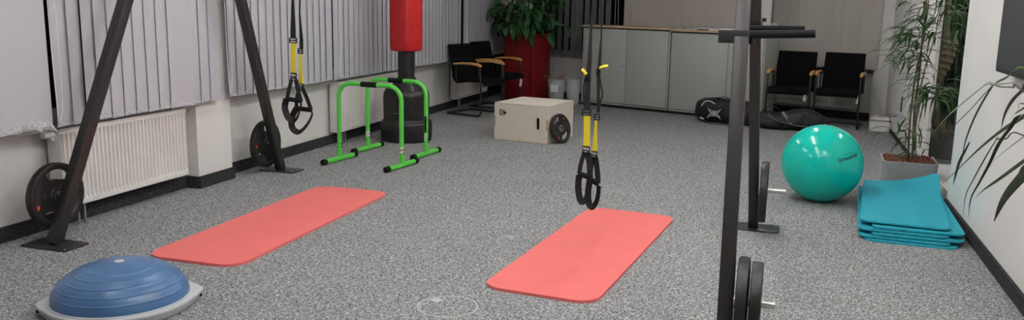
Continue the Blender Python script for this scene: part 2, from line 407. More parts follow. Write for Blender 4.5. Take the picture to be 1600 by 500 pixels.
# ------------------------------------------------------------------ vertical blinds
def blind(name, label, origin, along, out, slats, zb, ztop, m, loops=True, cord=None, chain=True, group=None, bunch=None):
    """slats: (position along, width, turn) ; out = direction into the room"""
    t = thing(name, label, 'blind', origin, 0, group)
    along = V(along).normalized(); out = V(out).normalized()
    hr = MB(); lo = min(q[0] for q in slats); hi = max(q[0] for q in slats)
    ang = math.atan2(along.y, along.x)
    hr.box(along * (lo + hi) / 2 + V((0, 0, ztop + 0.02)), (hi - lo + 0.14, 0.05, 0.04), rot('Z', ang)); hr.build('headrail', M_WPL, t)
    sl = MB(); ch = MB(); prev = None
    for i, (p, w, tw) in enumerate(slats):
        d = along * math.cos(tw) + out * math.sin(tw); nn = V((-d.y, d.x, 0))
        c = along * p; zb2 = zb + random.uniform(-0.004, 0.004)
        n = 4; lo_ = []; hi_ = []
        for side in (1, -1):
            for k in (range(n + 1) if side == 1 else range(n, -1, -1)):
                u = (k / n - 0.5) * w; bow = 0.004 * (1 - (2 * k / n - 1) ** 2)
                q = c + d * u + nn * (bow + side * 0.0005)
                lo_.append(sl.bm.verts.new(q + V((0, 0, zb2)))); hi_.append(sl.bm.verts.new(q + V((0, 0, ztop))))
        N = len(lo_)
        for k in range(N): sl.bm.faces.new((lo_[k], lo_[(k + 1) % N], hi_[(k + 1) % N], hi_[k]))
        # weight pocket
        sl.box(c + nn * 0.004 + V((0, 0, zb2 + 0.018)), (w * 0.98, 0.0045, 0.036), rot('Z', math.atan2(d.y, d.x)), bev=0.0015, seg=1)
        e = c - d * w * 0.42 + out * 0.012 + V((0, 0, zb2 + 0.035))
        if prev is not None and loops:
            sag = 0.022
            ch.tube([prev + (e - prev) * (k / 6) + V((0, 0, -sag * 4 * (k / 6) * (1 - k / 6))) for k in range(7)], 0.0016, seg=5)
            ch.box(e, (0.008, 0.008, 0.008), bev=0.002, seg=1)
        prev = e
    sl.build('slats', m, t)
    if loops: ch.build('bottom_chain', M_CHAIN, t)
    if cord is not None:
        cb = MB(); a = along * cord + out * 0.05
        b2 = along * (cord + 0.05) + out * 0.05; zl = zb + 0.05
        cb.tube(smooth_path([a + V((0, 0, ztop)), a + V((0, 0, 1.3)), a + along * .01 + V((0, 0, zl + 0.12)), (a + b2) / 2 + V((0, 0, zl)), b2 + V((0, 0, zl + 0.12)), b2 + V((0, 0, 1.3)), b2 - along * .03 + V((0, 0, ztop))], 5), 0.0028, seg=6)
        cb.build('pull_cord', M_CHAIN, t)
    return t
XB = -4.085
def ys(p): return px(p, 0, XB).y
# bundle of stacked slats at the far left of the picture
sl = [(-0.2 + k * 0.11 + 3.2, 0.127, 0.06) for k in range(0, 5)]
y0 = ys(0)
S0 = [(2.0 + 0.108 * k, 0.127, 0.05) for k in range(int((y0 - 2.0) / 0.108) + 2)]
S0 += [(ys(q), 0.127, 0.12) for q in (14, 22, 31, 36, 41, 46, 51)]
S0 = [(a - 0.0, w, t) for a, w, t in S0]
blind('vertical_blind', 'light grey vertical blind at the left edge, with bunched slats and tangled bottom chain', (XB, 0, 0), (0, 1, 0), (1, 0, 0), S0, 0.652, 2.6, M_BLIND, cord=ys(63))
_a, _b = ys(76), ys(338)
S1 = [(_a + (k + .5) * (_b - _a) / 14, 0.127, -0.07) for k in range(14)]
S1[1] = (S1[1][0], 0.127, -0.22); S1[2] = (S1[2][0], 0.127, -0.20); S1[10] = (S1[10][0], 0.127, 0.32); S1[9] = (S1[9][0], 0.127, -0.10)
blind('vertical_blind', 'light grey vertical blind above the radiator behind the left A-frame leg', (XB, 0, 0), (0, 1, 0), (1, 0, 0), S1, 0.652, 2.6, M_BLIND, cord=_b + 0.03)
def run(a, b, st, tw, jit=0.03):
    n = int((b - a) / st); return [(a + (k + .5) * (b - a) / n, 0.127, tw + random.uniform(-jit, jit)) for k in range(n)]
yA, yB_, yC, yD = 5.60, px(519, 0, XB).y, px(722, 0, XB).y, 12.05
blind('vertical_blind', 'light grey vertical blind behind the left hanging suspension straps', (XB, 0, 0), (0, 1, 0), (1, 0, 0), run(yA, yB_ - 0.02, 0.102, -0.09), 0.66, 2.6, M_BLIND, cord=yB_ + 0.0)
blind('vertical_blind', 'wide light grey vertical blind behind the red punching bag', (XB, 0, 0), (0, 1, 0), (1, 0, 0), run(yB_ + 0.01, yC - 0.03, 0.102, -0.07), 0.66, 2.6, M_BLIND, cord=yC + 0.02)
blind('vertical_blind', 'light grey vertical blind behind the two left armchairs', (XB, 0, 0), (0, 1, 0), (1, 0, 0), run(yC + 0.05, yD - 0.25, 0.102, -0.05), 0.66, 2.6, M_BLIND)
bl0 = bpy.data.objects['vertical_blind']; rnd = random.Random(4); tg0 = MB()
for k in range(9):
    p0 = px(50 + k * 4, 196 + (k % 3) * 2, -4.05); pts = [p0 + V((0.01 * math.sin(k), 0.02 * math.cos(a * 2 * PI / 9 + k) * (1 + .3 * rnd.random()), 0.022 * math.sin(a * 2 * PI / 9))) for a in range(10)]
    tg0.tube(pts, 0.0022, seg=5)
tg0.tube([px(50, 196, -4.05), px(60, 199, -4.045), px(70, 198, -4.05), px(84, 197, -4.05)], 0.0025, seg=5)
tg0.build('tangled_chain', M_CHAIN, bl0, world=True)
# back wall blinds
SD = [(0.52 + 0.118 * k, 0.110, 0.28) for k in range(13)]
blind('vertical_blind', 'dark open vertical blind between red planter and grey cabinets', bw(0, -0.12), BD, -BN, SD, 0.648, 2.6, M_BLINDD, cord=2.08)
SB = run(2.2, 4.0, 0.108, 0.06)
blind('vertical_blind', 'closed taupe vertical blind above the grey cabinets', bw(0, -0.12), BD, -BN, SB, 0.66, 2.6, M_BLINDB)
SR = [(0.04 + 0.112 * k, 0.127, -0.06 if k < 8 else (-0.35 if k % 2 else 0.12)) for k in range(14)]
blind('vertical_blind', 'taupe vertical blind behind the two right armchairs', RW0 - RN * 0.16, RD, -RN, SR, 0.665, 2.6, M_BLINDB)

# ------------------------------------------------------------------ radiators
def radiator(label, a, b, out, z0, z1, depth=0.10, valve=True, feet=True, rib=0.016):
    a = V(a); b = V(b); out = V(out).normalized(); L = (b - a).length; u = (b - a) / L
    t = thing('radiator', label, 'radiator', (a + b) / 2, math.atan2(u.y, u.x), 'panel radiators under the windows')
    sgn = 1 if rot('Z', math.atan2(u.y, u.x)) @ V((0, 1, 0)) @ out > 0 else -1
    # local x along, local y*sgn = into the room ; wall side at 0.03
    m = MB(); Y = lambda d: sgn * d
    n = int(L / 0.0333); st = L / n; zz = [z0, z0 + 0.03, z0 + 0.045, z1 - 0.045, z1 - 0.03, z1]
    for fr, dd in ((1, 0.03 + depth), ):
        cols = []
        for i in range(n):
            for uu, dp in ((0.0, 0), (0.18, 0), (0.32, 1), (0.68, 1), (0.82, 0)):
                cols.append((-L / 2 + (i + uu) * st, dp))
        cols.append((L / 2, 0)); prev = None
        for (x, dp) in cols:
            col = []
            for k, z in enumerate(zz):
                dpp = dp * (rib if 2 <= k <= 3 else 0)
                col.append(m.bm.verts.new((x, Y(dd - dpp), z)))
            if prev:
                for k in range(5): m.bm.faces.new((prev[k], col[k], col[k + 1], prev[k + 1]))
            prev = col
    m.build('front_panel', M_RAD, t)
    m = MB(); m.box((0, Y(0.045), (z0 + z1) / 2), (L - 0.01, 0.02, z1 - z0 - 0.01)); m.build('rear_panel', M_RAD, t)
    for e in (-1, 1):
        m = MB(); m.box((e * (L / 2 - 0.003), Y(0.03 + depth / 2), (z0 + z1) / 2), (0.006, depth, z1 - z0), bev=0.001); m.build('side_cover', M_RAD, t)
    m = MB(); ng = int(L / 0.03)
    m.box((0, Y(0.03 + depth - 0.006), z1 - 0.002), (L, 0.012, 0.006)); m.box((0, Y(0.036), z1 - 0.002), (L, 0.012, 0.006))
    for k in range(ng): m.box((-L / 2 + (k + .5) * L / ng, Y(0.03 + depth / 2), z1 - 0.003), (0.008, depth - 0.02, 0.004))
    m.build('top_grille', M_RAD, t)
    if valve:
        m = MB(); m.tube([(-L / 2, Y(0.09), z1 - 0.03), (-L / 2 - 0.02, Y(0.09), z1 - 0.07)], 0.014)
        m.tube([(-L / 2 - 0.015, Y(0.09), z1 - 0.03), (-L / 2 - 0.085, Y(0.09), z1 - 0.03)], [0.024, 0.02], seg=20)
        m.build('thermostat', M_WPL, t)
    if feet:
        for k in (0.14, 0.19):
            m = MB(); m.tube([(-L / 2 + k, Y(0.09), z0 + 0.01), (-L / 2 + k, Y(0.09), 0.0)], 0.008); m.build('pipe', M_VALVE, t)
    return t
radiator('long white radiator with a round thermostat, beside the left A-frame leg with the big plate', (XL, 4.0, 0), (XL, 5.15, 0), (1, 0, 0), 0.135, 0.625)
r2 = radiator('white radiator behind the green parallel bars and punching bag tank', (XL, 7.38, 0), (XL, 9.15, 0), (1, 0, 0), 0.125, 0.63, valve=False)
m = MB(); m.tube([(-0.83, 0, 0), (-0.83, -0.012, 0)], 0.018, seg=20)
bmesh.ops.translate(m.bm, vec=(0, -0.128, 0.575), verts=m.bm.verts); m.build('vent_plug', M_VALVE, r2)
radiator('short white radiator behind the legs of the left armchairs', (XL, 10.55, 0), (XL, 11.75, 0), (1, 0, 0), 0.125, 0.6, valve=False)
radiator('low white radiator on the back wall under the right armchairs', RW0 + RD * 0.2, RW0 + RD * 1.32, -RN, 0.15, 0.56, depth=0.08, valve=False, feet=False, rib=0.035)

# ------------------------------------------------------------------ weight plates
def holed_disc(R, T, holes, seg=96, bore=0.026, prof=None, hr=(0.50, 0.80)):
    """disc round local x axis with grip holes; prof(r/R)->half thickness factor"""
    m = MB(); bm = m.bm
    rad = [bore, R * 0.17, R * 0.24, R * 0.27, R * 0.42, R * hr[0], R * 0.56, R * 0.70, R * (hr[1] - 0.02), R * hr[1], R * 0.835, R * 0.87, R * 0.965, R * 0.99, R]
    hz = [0.95, 0.95, 0.95, 0.62, 0.55, 0.55, 0.55, 0.55, 0.55, 0.60, 0.95, 1.0, 1.0, 0.90, 0.66]
    F = []; B = []
    for r, h in zip(rad, hz):
        F.append([bm.verts.new((h * T / 2, r * math.cos(k * 2 * PI / seg), r * math.sin(k * 2 * PI / seg))) for k in range(seg)])
        B.append([bm.verts.new((-h * T / 2, r * math.cos(k * 2 * PI / seg), r * math.sin(k * 2 * PI / seg))) for k in range(seg)])
    ang = lambda k: (k + 0.5) * 2 * PI / seg
    def hole(i, k):
        if not (5 <= i < 9 if hr[0] else False): return False
        a = ang(k)
        for c, hw in holes:
            d = abs((a - c + PI) % (2 * PI) - PI)
            lim = hw * (0.86 if i in (5, 8) else 1.0)
            if d < lim: return True
        return False
    n = len(rad)
    for i in range(n - 1):
        for k in range(seg):
            if hole(i, k): continue
            k2 = (k + 1) % seg
            bm.faces.new((F[i][k], F[i][k2], F[i + 1][k2], F[i + 1][k])); bm.faces.new((B[i][k2], B[i][k], B[i + 1][k], B[i + 1][k2]))
            if hole(i, (k - 1) % seg): bm.faces.new((F[i][k], F[i + 1][k], B[i + 1][k], B[i][k]))
            if hole(i, k2): bm.faces.new((F[i + 1][k2], F[i][k2], B[i][k2], B[i + 1][k2]))
            if i + 1 < n - 1 and hole(i + 1, k): bm.faces.new((F[i + 1][k], F[i + 1][k2], B[i + 1][k2], B[i + 1][k]))
            if i > 0 and hole(i - 1, k): bm.faces.new((F[i][k2], F[i][k], B[i][k], B[i][k2]))
    for k in range(seg):
        k2 = (k + 1) % seg
        bm.faces.new((F[0][k2], F[0][k], B[0][k], B[0][k2])); bm.faces.new((F[-1][k], F[-1][k2], B[-1][k2], B[-1][k]))
    return m
def make_plate(label, R, T, turn, loc, num='20', group=None, Rm=None, sleeve=None):
    t = thing('weight_plate', label, 'weight plate', loc, 0, group, R=Rm)
    holes = [(turn + PI / 2, 0.62), (turn - PI / 2, 0.62)]
    holed_disc(R, T, holes).build('disc', M_RUBBER, t)
    # steel bore sleeve
    m = MB(); seg = 32
    rr = [(0.0255, -T / 2 - .001), (0.0255, T / 2 + .001), (0.034, T / 2 + .001), (0.034, -T / 2 - .001)]
    rings = [[m.bm.verts.new((z, r * math.cos(k * 2 * PI / seg), r * math.sin(k * 2 * PI / seg))) for k in range(seg)] for r, z in rr]
    for a in range(4):
        for k in range(seg): m.bm.faces.new((rings[a][k], rings[a][(k + 1) % seg], rings[(a + 1) % 4][(k + 1) % seg], rings[(a + 1) % 4][k]))
    m.build('bore_sleeve', sleeve or M_RUBTEXT, t)
    xt = T / 2 * 0.55 + 0.0006
    tm = text_mesh('HAMMER', R * 0.21, 0.001, bold=0.0006); tn = text_mesh(num, R * 0.17, 0.001)
    m = MB(); mk = MB()
    for sgn in (1, -1):
        a = turn + (PI if sgn == 1 else 0)
        rd = V((0, math.cos(a), math.sin(a))); tg = V((0, -math.sin(a), math.cos(a)))
        # reading direction runs across the radius
        X = -tg; Y = rd
        m.add_mesh(tm, frame(X, Y, rd * R * 0.69 + V((xt, 0, 0)))); m.add_mesh(tn, frame(X, Y, rd * R * 0.47 + V((xt, 0, 0))))
        for e, dz in ((-1, 0),):
            c = rd * R * 0.70 - X * R * 0.33 + V((xt + 0.001, 0, 0))
            Rf = frame(V((1, 0, 0)), tg).to_3x3()
            mk.box(c, (0.006, R * 0.11, R * 0.12), rot('X', a), bev=0.001, seg=1)
    m.build('lettering', M_RUBTEXT, t); mk.build('red_square', M_RED, t)
    return t

# ------------------------------------------------------------------ training frame
fr = thing('training_frame', 'large black steel A-frame rig with four slanted posts and hanging straps', 'training frame', (-2.05, 4.7, 0))
APZ = 2.80; S_ = 0.423
LF = {'ln': (V((-3.954, 3.719, 0)), V((0.064, S_, 1))), 'lf': (V((-3.976, 6.096, 0)), V((0.064, -S_, 1))),
      'rf': (V((-0.13, 5.658, 0)), None), 'rn': (V((-0.156, 3.29, 0)), None)}
# right legs: lean in x so that they pass through their upper readings
def lean(F, q, sgn):
    lo, hi = -0.3, 0.3
    def err(k):
        d = V((k, S_ * sgn, 1)); P = F + d * 1.42
        v = P - V((0, 0, H)); z = v.dot(FW); X = 800 + FPX * v.dot(RX) / z; Y = 250 + FPX * v.dot(DN) / z
        return X - (q[0] + (q[1] - Y) * 0)
    for _ in range(40):
        md = (lo + hi) / 2
        if err(md) > 0: hi = md
        else: lo = md
    return V(((lo + hi) / 2, S_ * sgn, 1))
LF['rf'] = (LF['rf'][0], lean(LF['rf'][0], (1181.0, 10), -1)); LF['rn'] = (LF['rn'][0], lean(LF['rn'][0], (1161.3, 10), 1))
for key, (F, d) in LF.items():
    Fb = F + d * 0.008; P = F + d * APZ; L = (P - Fb).length; dd = (P - Fb).normalized()
    Mx = frame(V((1, 0, 0)) - dd * dd.x, dd.cross(V((1, 0, 0))) * -1, (0, 0, 0))
    xa = (V((1, 0, 0)) - dd * dd.x).normalized(); ya = dd.cross(xa)
    R3 = Matrix((xa, ya, dd)).transposed()
    m = MB(); m.box((Fb + P) / 2, (0.06, 0.07, L), R3, bev=0.004); leg = m.build('leg', M_BLACK, fr, world=True); PM[leg.name] = PM[fr.name]
    m = MB(); cx = F.x + (0.01 if key[0] == 'l' else -0.0)
    m.prism(rrect(0.33, 0.19, 0.02, 4), 0.0, 0.009, c=(cx, F.y, 0), bev=0.002); m.build('base_plate', M_BLACK, fr, world=True)
    m = MB()
    for a in (-0.14, 0.14):
        for b in (-0.07, 0.07): m.lathe([(0.006, 0.009), (0.006, 0.012), (0.003, 0.013)], c=(cx + a, F.y + b, 0), seg=12)
    m.build('bolt', M_STEEL, leg, world=True)
lT = LF['ln'][0] + LF['ln'][1] * APZ; lT2 = LF['lf'][0] + LF['lf'][1] * APZ; rT = LF['rn'][0] + LF['rn'][1] * APZ; rT2 = LF['rf'][0] + LF['rf'][1] * APZ
LT = (lT + lT2) / 2; RT = (rT + rT2) / 2
m = MB(); d = (RT - LT); m.box((LT + RT) / 2 + V((0, 0, -0.02)), (d.length + 0.16, 0.08, 0.08), rot('Z', math.atan2(d.y, d.x)), bev=0.004); m.build('crossbeam', M_BLACK, fr, world=True)
for T_ in (LT, RT):
    m = MB(); m.box(T_ + V((0, 0, -0.04)), (0.02, 0.34, 0.2), bev=0.004); m.build('gusset', M_BLACK, fr, world=True)
def on_leg(key, z): F, d = LF[key]; return F + d * z
# plate pegs (chrome)
PEG = {}
for key, z, side in (('ln', 0.275, -1), ('lf', 0.25, -1), ('rn', 0.265, 1), ('rf', 0.285, 1)):
    c = on_leg(key, z); PEG[key] = c
    L = 0.13 if key[0] == 'l' else (0.16 if key == 'rn' else 0.165)
    m = MB(); m.tube([c + V((side * 0.03, 0, 0)), c + V((side * (0.03 + L), 0, 0))], 0.0145, seg=20)
    m.lathe([(0.03, 0), (0.03, 0.006)], c=c + V((side * 0.031, 0, 0)), R=rot('Y', side * PI / 2), seg=24)
    m.build('plate_peg', M_CHROME, fr, world=True)
# dip bars
for key, z in (('rn', 1.318), ('rf', 1.318)):
    c = on_leg(key, z); m = MB()
    if key == 'rn':
        m.box(c + V((-0.03, 0, -0.012)), (0.13, 0.085, 0.058), bev=0.004)
        m.build('bar_bracket', M_BLACK, fr, world=True)
        m = MB(); m.tube([c + V((0.03, 0, -0.003)), c + V((0.30, 0, 0.008))], [0.0175, 0.0175], seg=24)
    else:
        m.box(c + V((0.0, 0, 0.0)), (0.072, 0.085, 0.06), bev=0.004)
        m.build('bar_bracket', M_BLACK, fr, world=True)
        m = MB(); m.tube([c + V((-0.085, -0.065, -0.005)), c + V((0.265, -0.065, 0.0))], 0.0135, seg=24)
    m.build('dip_bar', M_FOAM, fr, world=True)
    m = MB(); a = c + V((0.045, -0.0, 0.012 if key == 'rn' else 0.03)); m.tube([a, a + V((0, 0, -0.055 if key == 'rn' else 0.02))], 0.012, seg=16); m.build('lock_pin', M_BUCK, fr, world=True)

# plates on the pegs (bore hangs on the peg, so the centre sits a little lower)
def hang(key, off, R, T, turn, label, group):
    c = PEG[key]; make_plate(label, R, T, turn, (c.x + off, c.y, c.z - 0.0125), group=group)
G = 'big rubber weight plates stored on the rig'
hang('ln', -0.095, 0.195, 0.046, math.radians(-8), 'big black rubber weight plate behind the nearest left A-frame post', G)
hang('lf', -0.085, 0.195, 0.046, math.radians(-25), 'big black rubber weight plate behind the far left A-frame post', G)
hang('rn', 0.062, 0.195, 0.044, math.radians(20), 'black weight plate against the near right post, inner one of two', G)
hang('rn', 0.115, 0.18, 0.044, math.radians(20), 'black weight plate on the near right post, outer one next to the chrome peg', G)
hang('rf', 0.062, 0.195, 0.046, math.radians(20), 'single black weight plate on the far right post near the green ball', G)

# ------------------------------------------------------------------ suspension trainers
def q(x, y, Y): return py(x, y, Y)
def trainer(label, Y, A, B_, fx):
    """A, B_: the two arms, readings along the photograph on the plane y = Y"""
    beam = LT + (RT - LT) * ((q(A['top'][0][0], 0, Y).x - LT.x) / (RT.x - LT.x)); beam.z -= 0.06
    t = thing('suspension_trainer', label, 'suspension trainer', (beam.x, Y, beam.z), 0, 'strap suspension trainers hanging from the rig')
    m = MB(); m.tube(smooth_path([beam + V((0, 0.045, 0.09)), beam + V((0, 0.047, 0)), beam + V((0, 0.0, -0.05)), beam + V((0, -0.047, 0)), beam + V((0, -0.045, 0.09)), beam + V((0, 0, 0.105)), beam + V((0, 0.045, 0.09))], 4), 0.006, seg=8)
    m.build('anchor_loop', M_STRAP, t, world=True)
    N = V((0.0, -1, 0.0))
    for k, D in enumerate((A, B_)):
        dy = -0.012 + 0.03 * k; Yk = Y + dy
        p = lambda x, y, e=0.0: q(x, y, Yk + e)
        w_ = lambda n, P: n * P.y / FPX * 1.0 * 1.05
        pts = [beam + V((0, dy, -0.06))] + [p(*a) for a in D['top']]
        ws = [w_(D['tw'][0], pts[0])] + [w_(n, pp) for n, pp in zip(D['tw'], pts[1:])]
        st = MB(); st.strap(pts, ws, N, 0.004); so = st.build('strap', M_STRAP, t, world=True); PM[so.name] = PM[t.name]
        # buckle
        b = MB(); c = p(*D['buck']); w = w_(D['bw'], c)
        for sx in (-1, 1): b.box(c + V((sx * w / 2, 0, 0)), (0.006, 0.012, 0.034), bev=0.002)
        for sz in (-1, 0, 1): b.tube([c + V((-w / 2, 0, sz * 0.015)), c + V((w / 2, 0, sz * 0.015))], 0.0035, seg=8)
        b.build('buckle', M_BUCK, t, world=True)
        # yellow webbing
        yp = [p(*a) for a in D['yel']]; yw = [w_(n, pp) for n, pp in zip(D['yw'], yp)]
        b = MB(); b.strap(yp, yw, N, 0.004); b.build('yellow_webbing', M_YEL, t, world=True)
        # stitching band over the middle of the yellow webbing
        # label
        (x0, y0), (x1, y1) = D['lab']; c = p((x0 + x1) / 2, (y0 + y1) / 2); sc = c.y / FPX
        b = MB(); b.box(c, ((x1 - x0) * sc * 1.05, 0.014, (y1 - y0) * sc * 1.03), bev=0.002); lb = b.build('label_sleeve', M_FOAM, t, world=True); PM[lb.name] = PM[t.name]
        tm = text_mesh('TRX', (y1 - y0) * sc * 0.50, 0.0006, bold=0.0006); b = MB(); b.add_mesh(tm, frame((1, 0, 0), (0, 0, 1), c + V((0, -0.0078, 0.004))))
        b.box(c + V((0, -0.0076, -(y1 - y0) * sc * 0.30)), ((x1 - x0) * sc * 0.62, 0.0005, 0.0022))
        b.build('lettering', M_WHITE, lb, world=True)
        # triangle, handle, foot cradle. e = depth offset so the loop has real depth
        for pth, wd in D['tri']:
            b = MB(); pp = smooth_path([p(*a) for a in pth], 4); b.strap(pp, wd, N, 0.003); b.build('handle_strap', M_STRAP, t, world=True)
        h0, h1 = D['han']; a, c2 = p(*h0), p(*h1); u = (c2 - a).normalized()
        b = MB(); b.tube([a, a + u * 0.004, c2 - u * 0.004, c2], [0.012, 0.0155, 0.0155, 0.012], seg=16); b.build('grip', M_FOAM, t, world=True)
        b = MB(); pp = smooth_path([p(*a) for a in D['loop']], 5)
        nn = []
        for i in range(len(pp)):
            tt = (pp[min(i + 1, len(pp) - 1)] - pp[max(i - 1, 0)]).normalized(); o = tt.cross(V((0, 1, 0))); nn.append((o * 0.75 + V((0, -0.65, 0))).normalized())
        b.strap(pp, 0.042, nn, 0.004); b.build('foot_cradle', M_STRAP, t, world=True)
        if 'tab' in D:
            (ax, ay), (bx, by) = D['tab']; a, c2 = p(ax, ay, -0.01), p(bx, by, -0.02)
            b = MB(); b.strap([a, (a + c2) / 2 + V((0, -0.004, 0.004)), c2], 0.018, V((0, -0.6, 0.8)), 0.005); b.build('adjuster_tab', M_YEL, t, world=True)
            (ax, ay), (bx, by) = D['band']; c = p((ax + bx) / 2, (ay + by) / 2)
            b = MB(); b.box(c, ((bx - ax) * c.y / FPX, 0.02, (by - ay) * c.y / FPX), bev=0.002); b.build('adjuster', M_FOAM, t, world=True)
            b = MB(); b.tube(smooth_path([p(*a) for a in D['slack']], 4), 0.0045, seg=6); b.build('slack_cord', M_STRAP, t, world=True)
    return t
trainer('suspension trainer hanging at the left before the blinds, black straps, yellow webbing, two handles', 4.83,
        dict(top=[(457.5, 0), (458, 45), (458, 60)], tw=[5, 9.5, 10], buck=(458, 63), bw=13, yel=[(458.5, 66), (458.3, 114)], yw=[9.3, 9.3], lab=((453.3, 113), (464, 124)),
             tri=[([(456, 124), (452, 138), (449, 152)], 0.026), ([(462, 124), (465.5, 140), (470, 158)], 0.030)], han=((447, 154), (471, 158)),
             loop=[(447.5, 154), (445, 168), (450, 183), (459, 189), (466, 180), (471, 160)]),
        dict(top=[(468.5, 0), (468, 20), (471, 62), (471, 76)], tw=[3, 2.5, 6.5, 7], buck=(469.5, 80), bw=8, yel=[(469.5, 84), (469.5, 100), (470.2, 131)], yw=[4.5, 5, 8], lab=((465.3, 130), (475, 138)),
             tri=[([(468, 138), (464, 152), (463, 167)], 0.026), ([(472.5, 138), (479, 152), (486, 171)], 0.028)], han=((463.5, 169), (487, 172)),
             loop=[(464, 168), (456, 184), (457, 200), (467, 206.5), (479, 196), (487.5, 180), (486, 172)]), 0)
trainer('suspension trainer hanging above the right red mat, black straps, yellow webbing, two handles', 4.56,
        dict(top=[(927, 0), (924, 32), (921.5, 90), (919, 120), (917, 172)], tw=[3.5, 3, 6.5, 8, 10], buck=(916.5, 176), bw=12.5, yel=[(917.5, 180), (916.5, 229)], yw=[10, 10], lab=((910, 228), (921.3, 239)),
             tri=[([(913, 239), (908, 255), (905, 272)], 0.024), ([(918, 239), (921, 256), (922, 277)], 0.034)], han=((904.5, 271.5), (922, 277)),
             loop=[(905, 273), (903.5, 292), (906, 310), (911, 315.5), (917, 305), (921, 279)], tab=((916, 116), (909, 108)), band=((914.3, 115), (923, 125)), slack=[(915, 120), (912, 135), (912, 152), (914, 170)]),
        dict(top=[(940, 0), (939.5, 57), (937, 95), (935, 120), (935, 176)], tw=[2.2, 2.2, 5, 5, 4.5], buck=(933, 183), bw=7.5, yel=[(931.5, 188), (930.5, 205), (929, 237)], yw=[3.5, 4.5, 8.2], lab=((923.3, 236), (933.3, 246)),
             tri=[([(925, 246), (923, 262), (921, 280)], 0.03), ([(930.5, 246), (933, 264), (934.5, 286)], 0.030)], han=((921, 279), (935.5, 288)),
             loop=[(921.5, 281), (919, 300), (920, 317), (926, 323.5), (933, 312), (936, 290)], tab=((937, 106), (950, 103)), band=((932, 107), (938, 117)), slack=[(937, 120), (939, 134), (941.5, 147), (938, 160), (936, 175)]), 0)

# ------------------------------------------------------------------ exercise mats
def bent_slab(poly_w, poly_l, r, th, fz, nx=24, ny=60):
    """rounded slab, grid clipped to a rounded outline, height from fz(x, y)"""
    m = MB(); b = m.bm
    def shrink(y):  # half width at y
        d = poly_l / 2 - abs(y)
        return poly_w / 2 - (r - math.sqrt(max(0, r * r - (r - d) ** 2)) if d < r else 0)
    ysn = []
    for k in range(9): ysn.append(-poly_l / 2 + r * (1 - math.cos(k / 8 * PI / 2)))
    for k in range(1, ny): ysn.append(-poly_l / 2 + r + (poly_l - 2 * r) * k / ny)
    for k in range(9): ysn.append(poly_l / 2 - r * (1 - math.cos((8 - k) / 8 * PI / 2)))
    top = []; bot = []
    for y in ysn:
        hw = max(shrink(y), poly_w / 2 - r * 0.999)
        top.append([b.verts.new((hw * (2 * i / nx - 1), y, fz(hw * (2 * i / nx - 1), y) + th)) for i in range(nx + 1)])
        bot.append([b.verts.new((hw * (2 * i / nx - 1), y, fz(hw * (2 * i / nx - 1), y))) for i in range(nx + 1)])
    for j in range(len(ysn) - 1):
        for i in range(nx):
            b.faces.new((top[j][i], top[j][i + 1], top[j + 1][i + 1], top[j + 1][i])); b.faces.new((bot[j][i + 1], bot[j][i], bot[j + 1][i], bot[j + 1][i + 1]))
        b.faces.new((top[j][0], top[j + 1][0], bot[j + 1][0], bot[j][0])); b.faces.new((top[j + 1][-1], top[j][-1], bot[j][-1], bot[j + 1][-1]))
    for jj in (0, -1):
        for i in range(nx): b.faces.new((top[jj][i], top[jj][i + 1], bot[jj][i + 1], bot[jj][i]))
    return m
m = bent_slab(0.605, 1.87, 0.11, 0.015, lambda x, y: 0); o = m.build('exercise_mat', M_MAT)
tag(o, 'red foam exercise mat on the carpet at the right, beneath the hanging straps', 'exercise mat', 'red exercise mats'); place(o, (-1.0203, 4.8064, 0), -0.083)
oR = o
a, b_, c_, d_ = fl(243, 388, .015), fl(355, 415, .015), fl(611, 305, .015), fl(500, 291, .015)
m = bent_slab(0.60, 1.93, 0.12, 0.015, lambda x, y: 0); o2 = m.build('exercise_mat', M_MAT); o2['category'] = 'exercise mat'; o2['group'] = 'red exercise mats'; o2['label'] = 'red foam exercise mat on the carpet at the left, nearest the A-frame posts'
place(o2, (-3.035, 4.68, 0), 0.012)

# teal stack
def zc(base, cx, cy, rz, lift):
    def f(x, y):
        wx = cx + x * math.cos(rz) - y * math.sin(rz); wy = cy + x * math.sin(rz) + y * math.cos(rz)
        z = base; u = max(0, (wy - 6.62) / 0.4); k = (wx - 0.54) / 0.56
        z += lift * 0.6 * u * u * (0.05 + 0.75 * max(0, k) ** 3)
        z += lift * 0.25 * max(0, (0.66 - wx) / 0.14) * max(0, (wy - 6.55) / 0.4)
        return z
    return f
teal = [(0.842, 6.26, -0.05, 0, 0.02, 'lowest of the stack, lying on the carpet'), (0.825, 6.29, -0.075, .016, 0.045, 'second from the bottom of the stack'),
        (0.872, 6.31, -0.03, .032, 0.07, 'third from the bottom, its right corner near the wall skirting'), (0.818, 6.34, -0.07, .048, 0.095, 'under the two topmost ones, sticking out at the left'),
        (0.880, 6.36, -0.028, .064, 0.12, 'second from the top, its right side bulging to the wall'), (0.845, 6.41, -0.09, .085, 0.15, 'topmost of the stack, rear edge curling up')]
for (x, y, rz, z, bk, lab) in teal:
    m = bent_slab(0.53, 1.36, 0.055, 0.011, zc(z, x, y, rz, bk), 20, 40); o = m.build('exercise_mat', M_TEAL)
    tag(o, 'teal foam exercise mat, ' + lab, 'exercise mat', 'stacked teal exercise mats by the right wall'); place(o, (x, y, 0), rz)

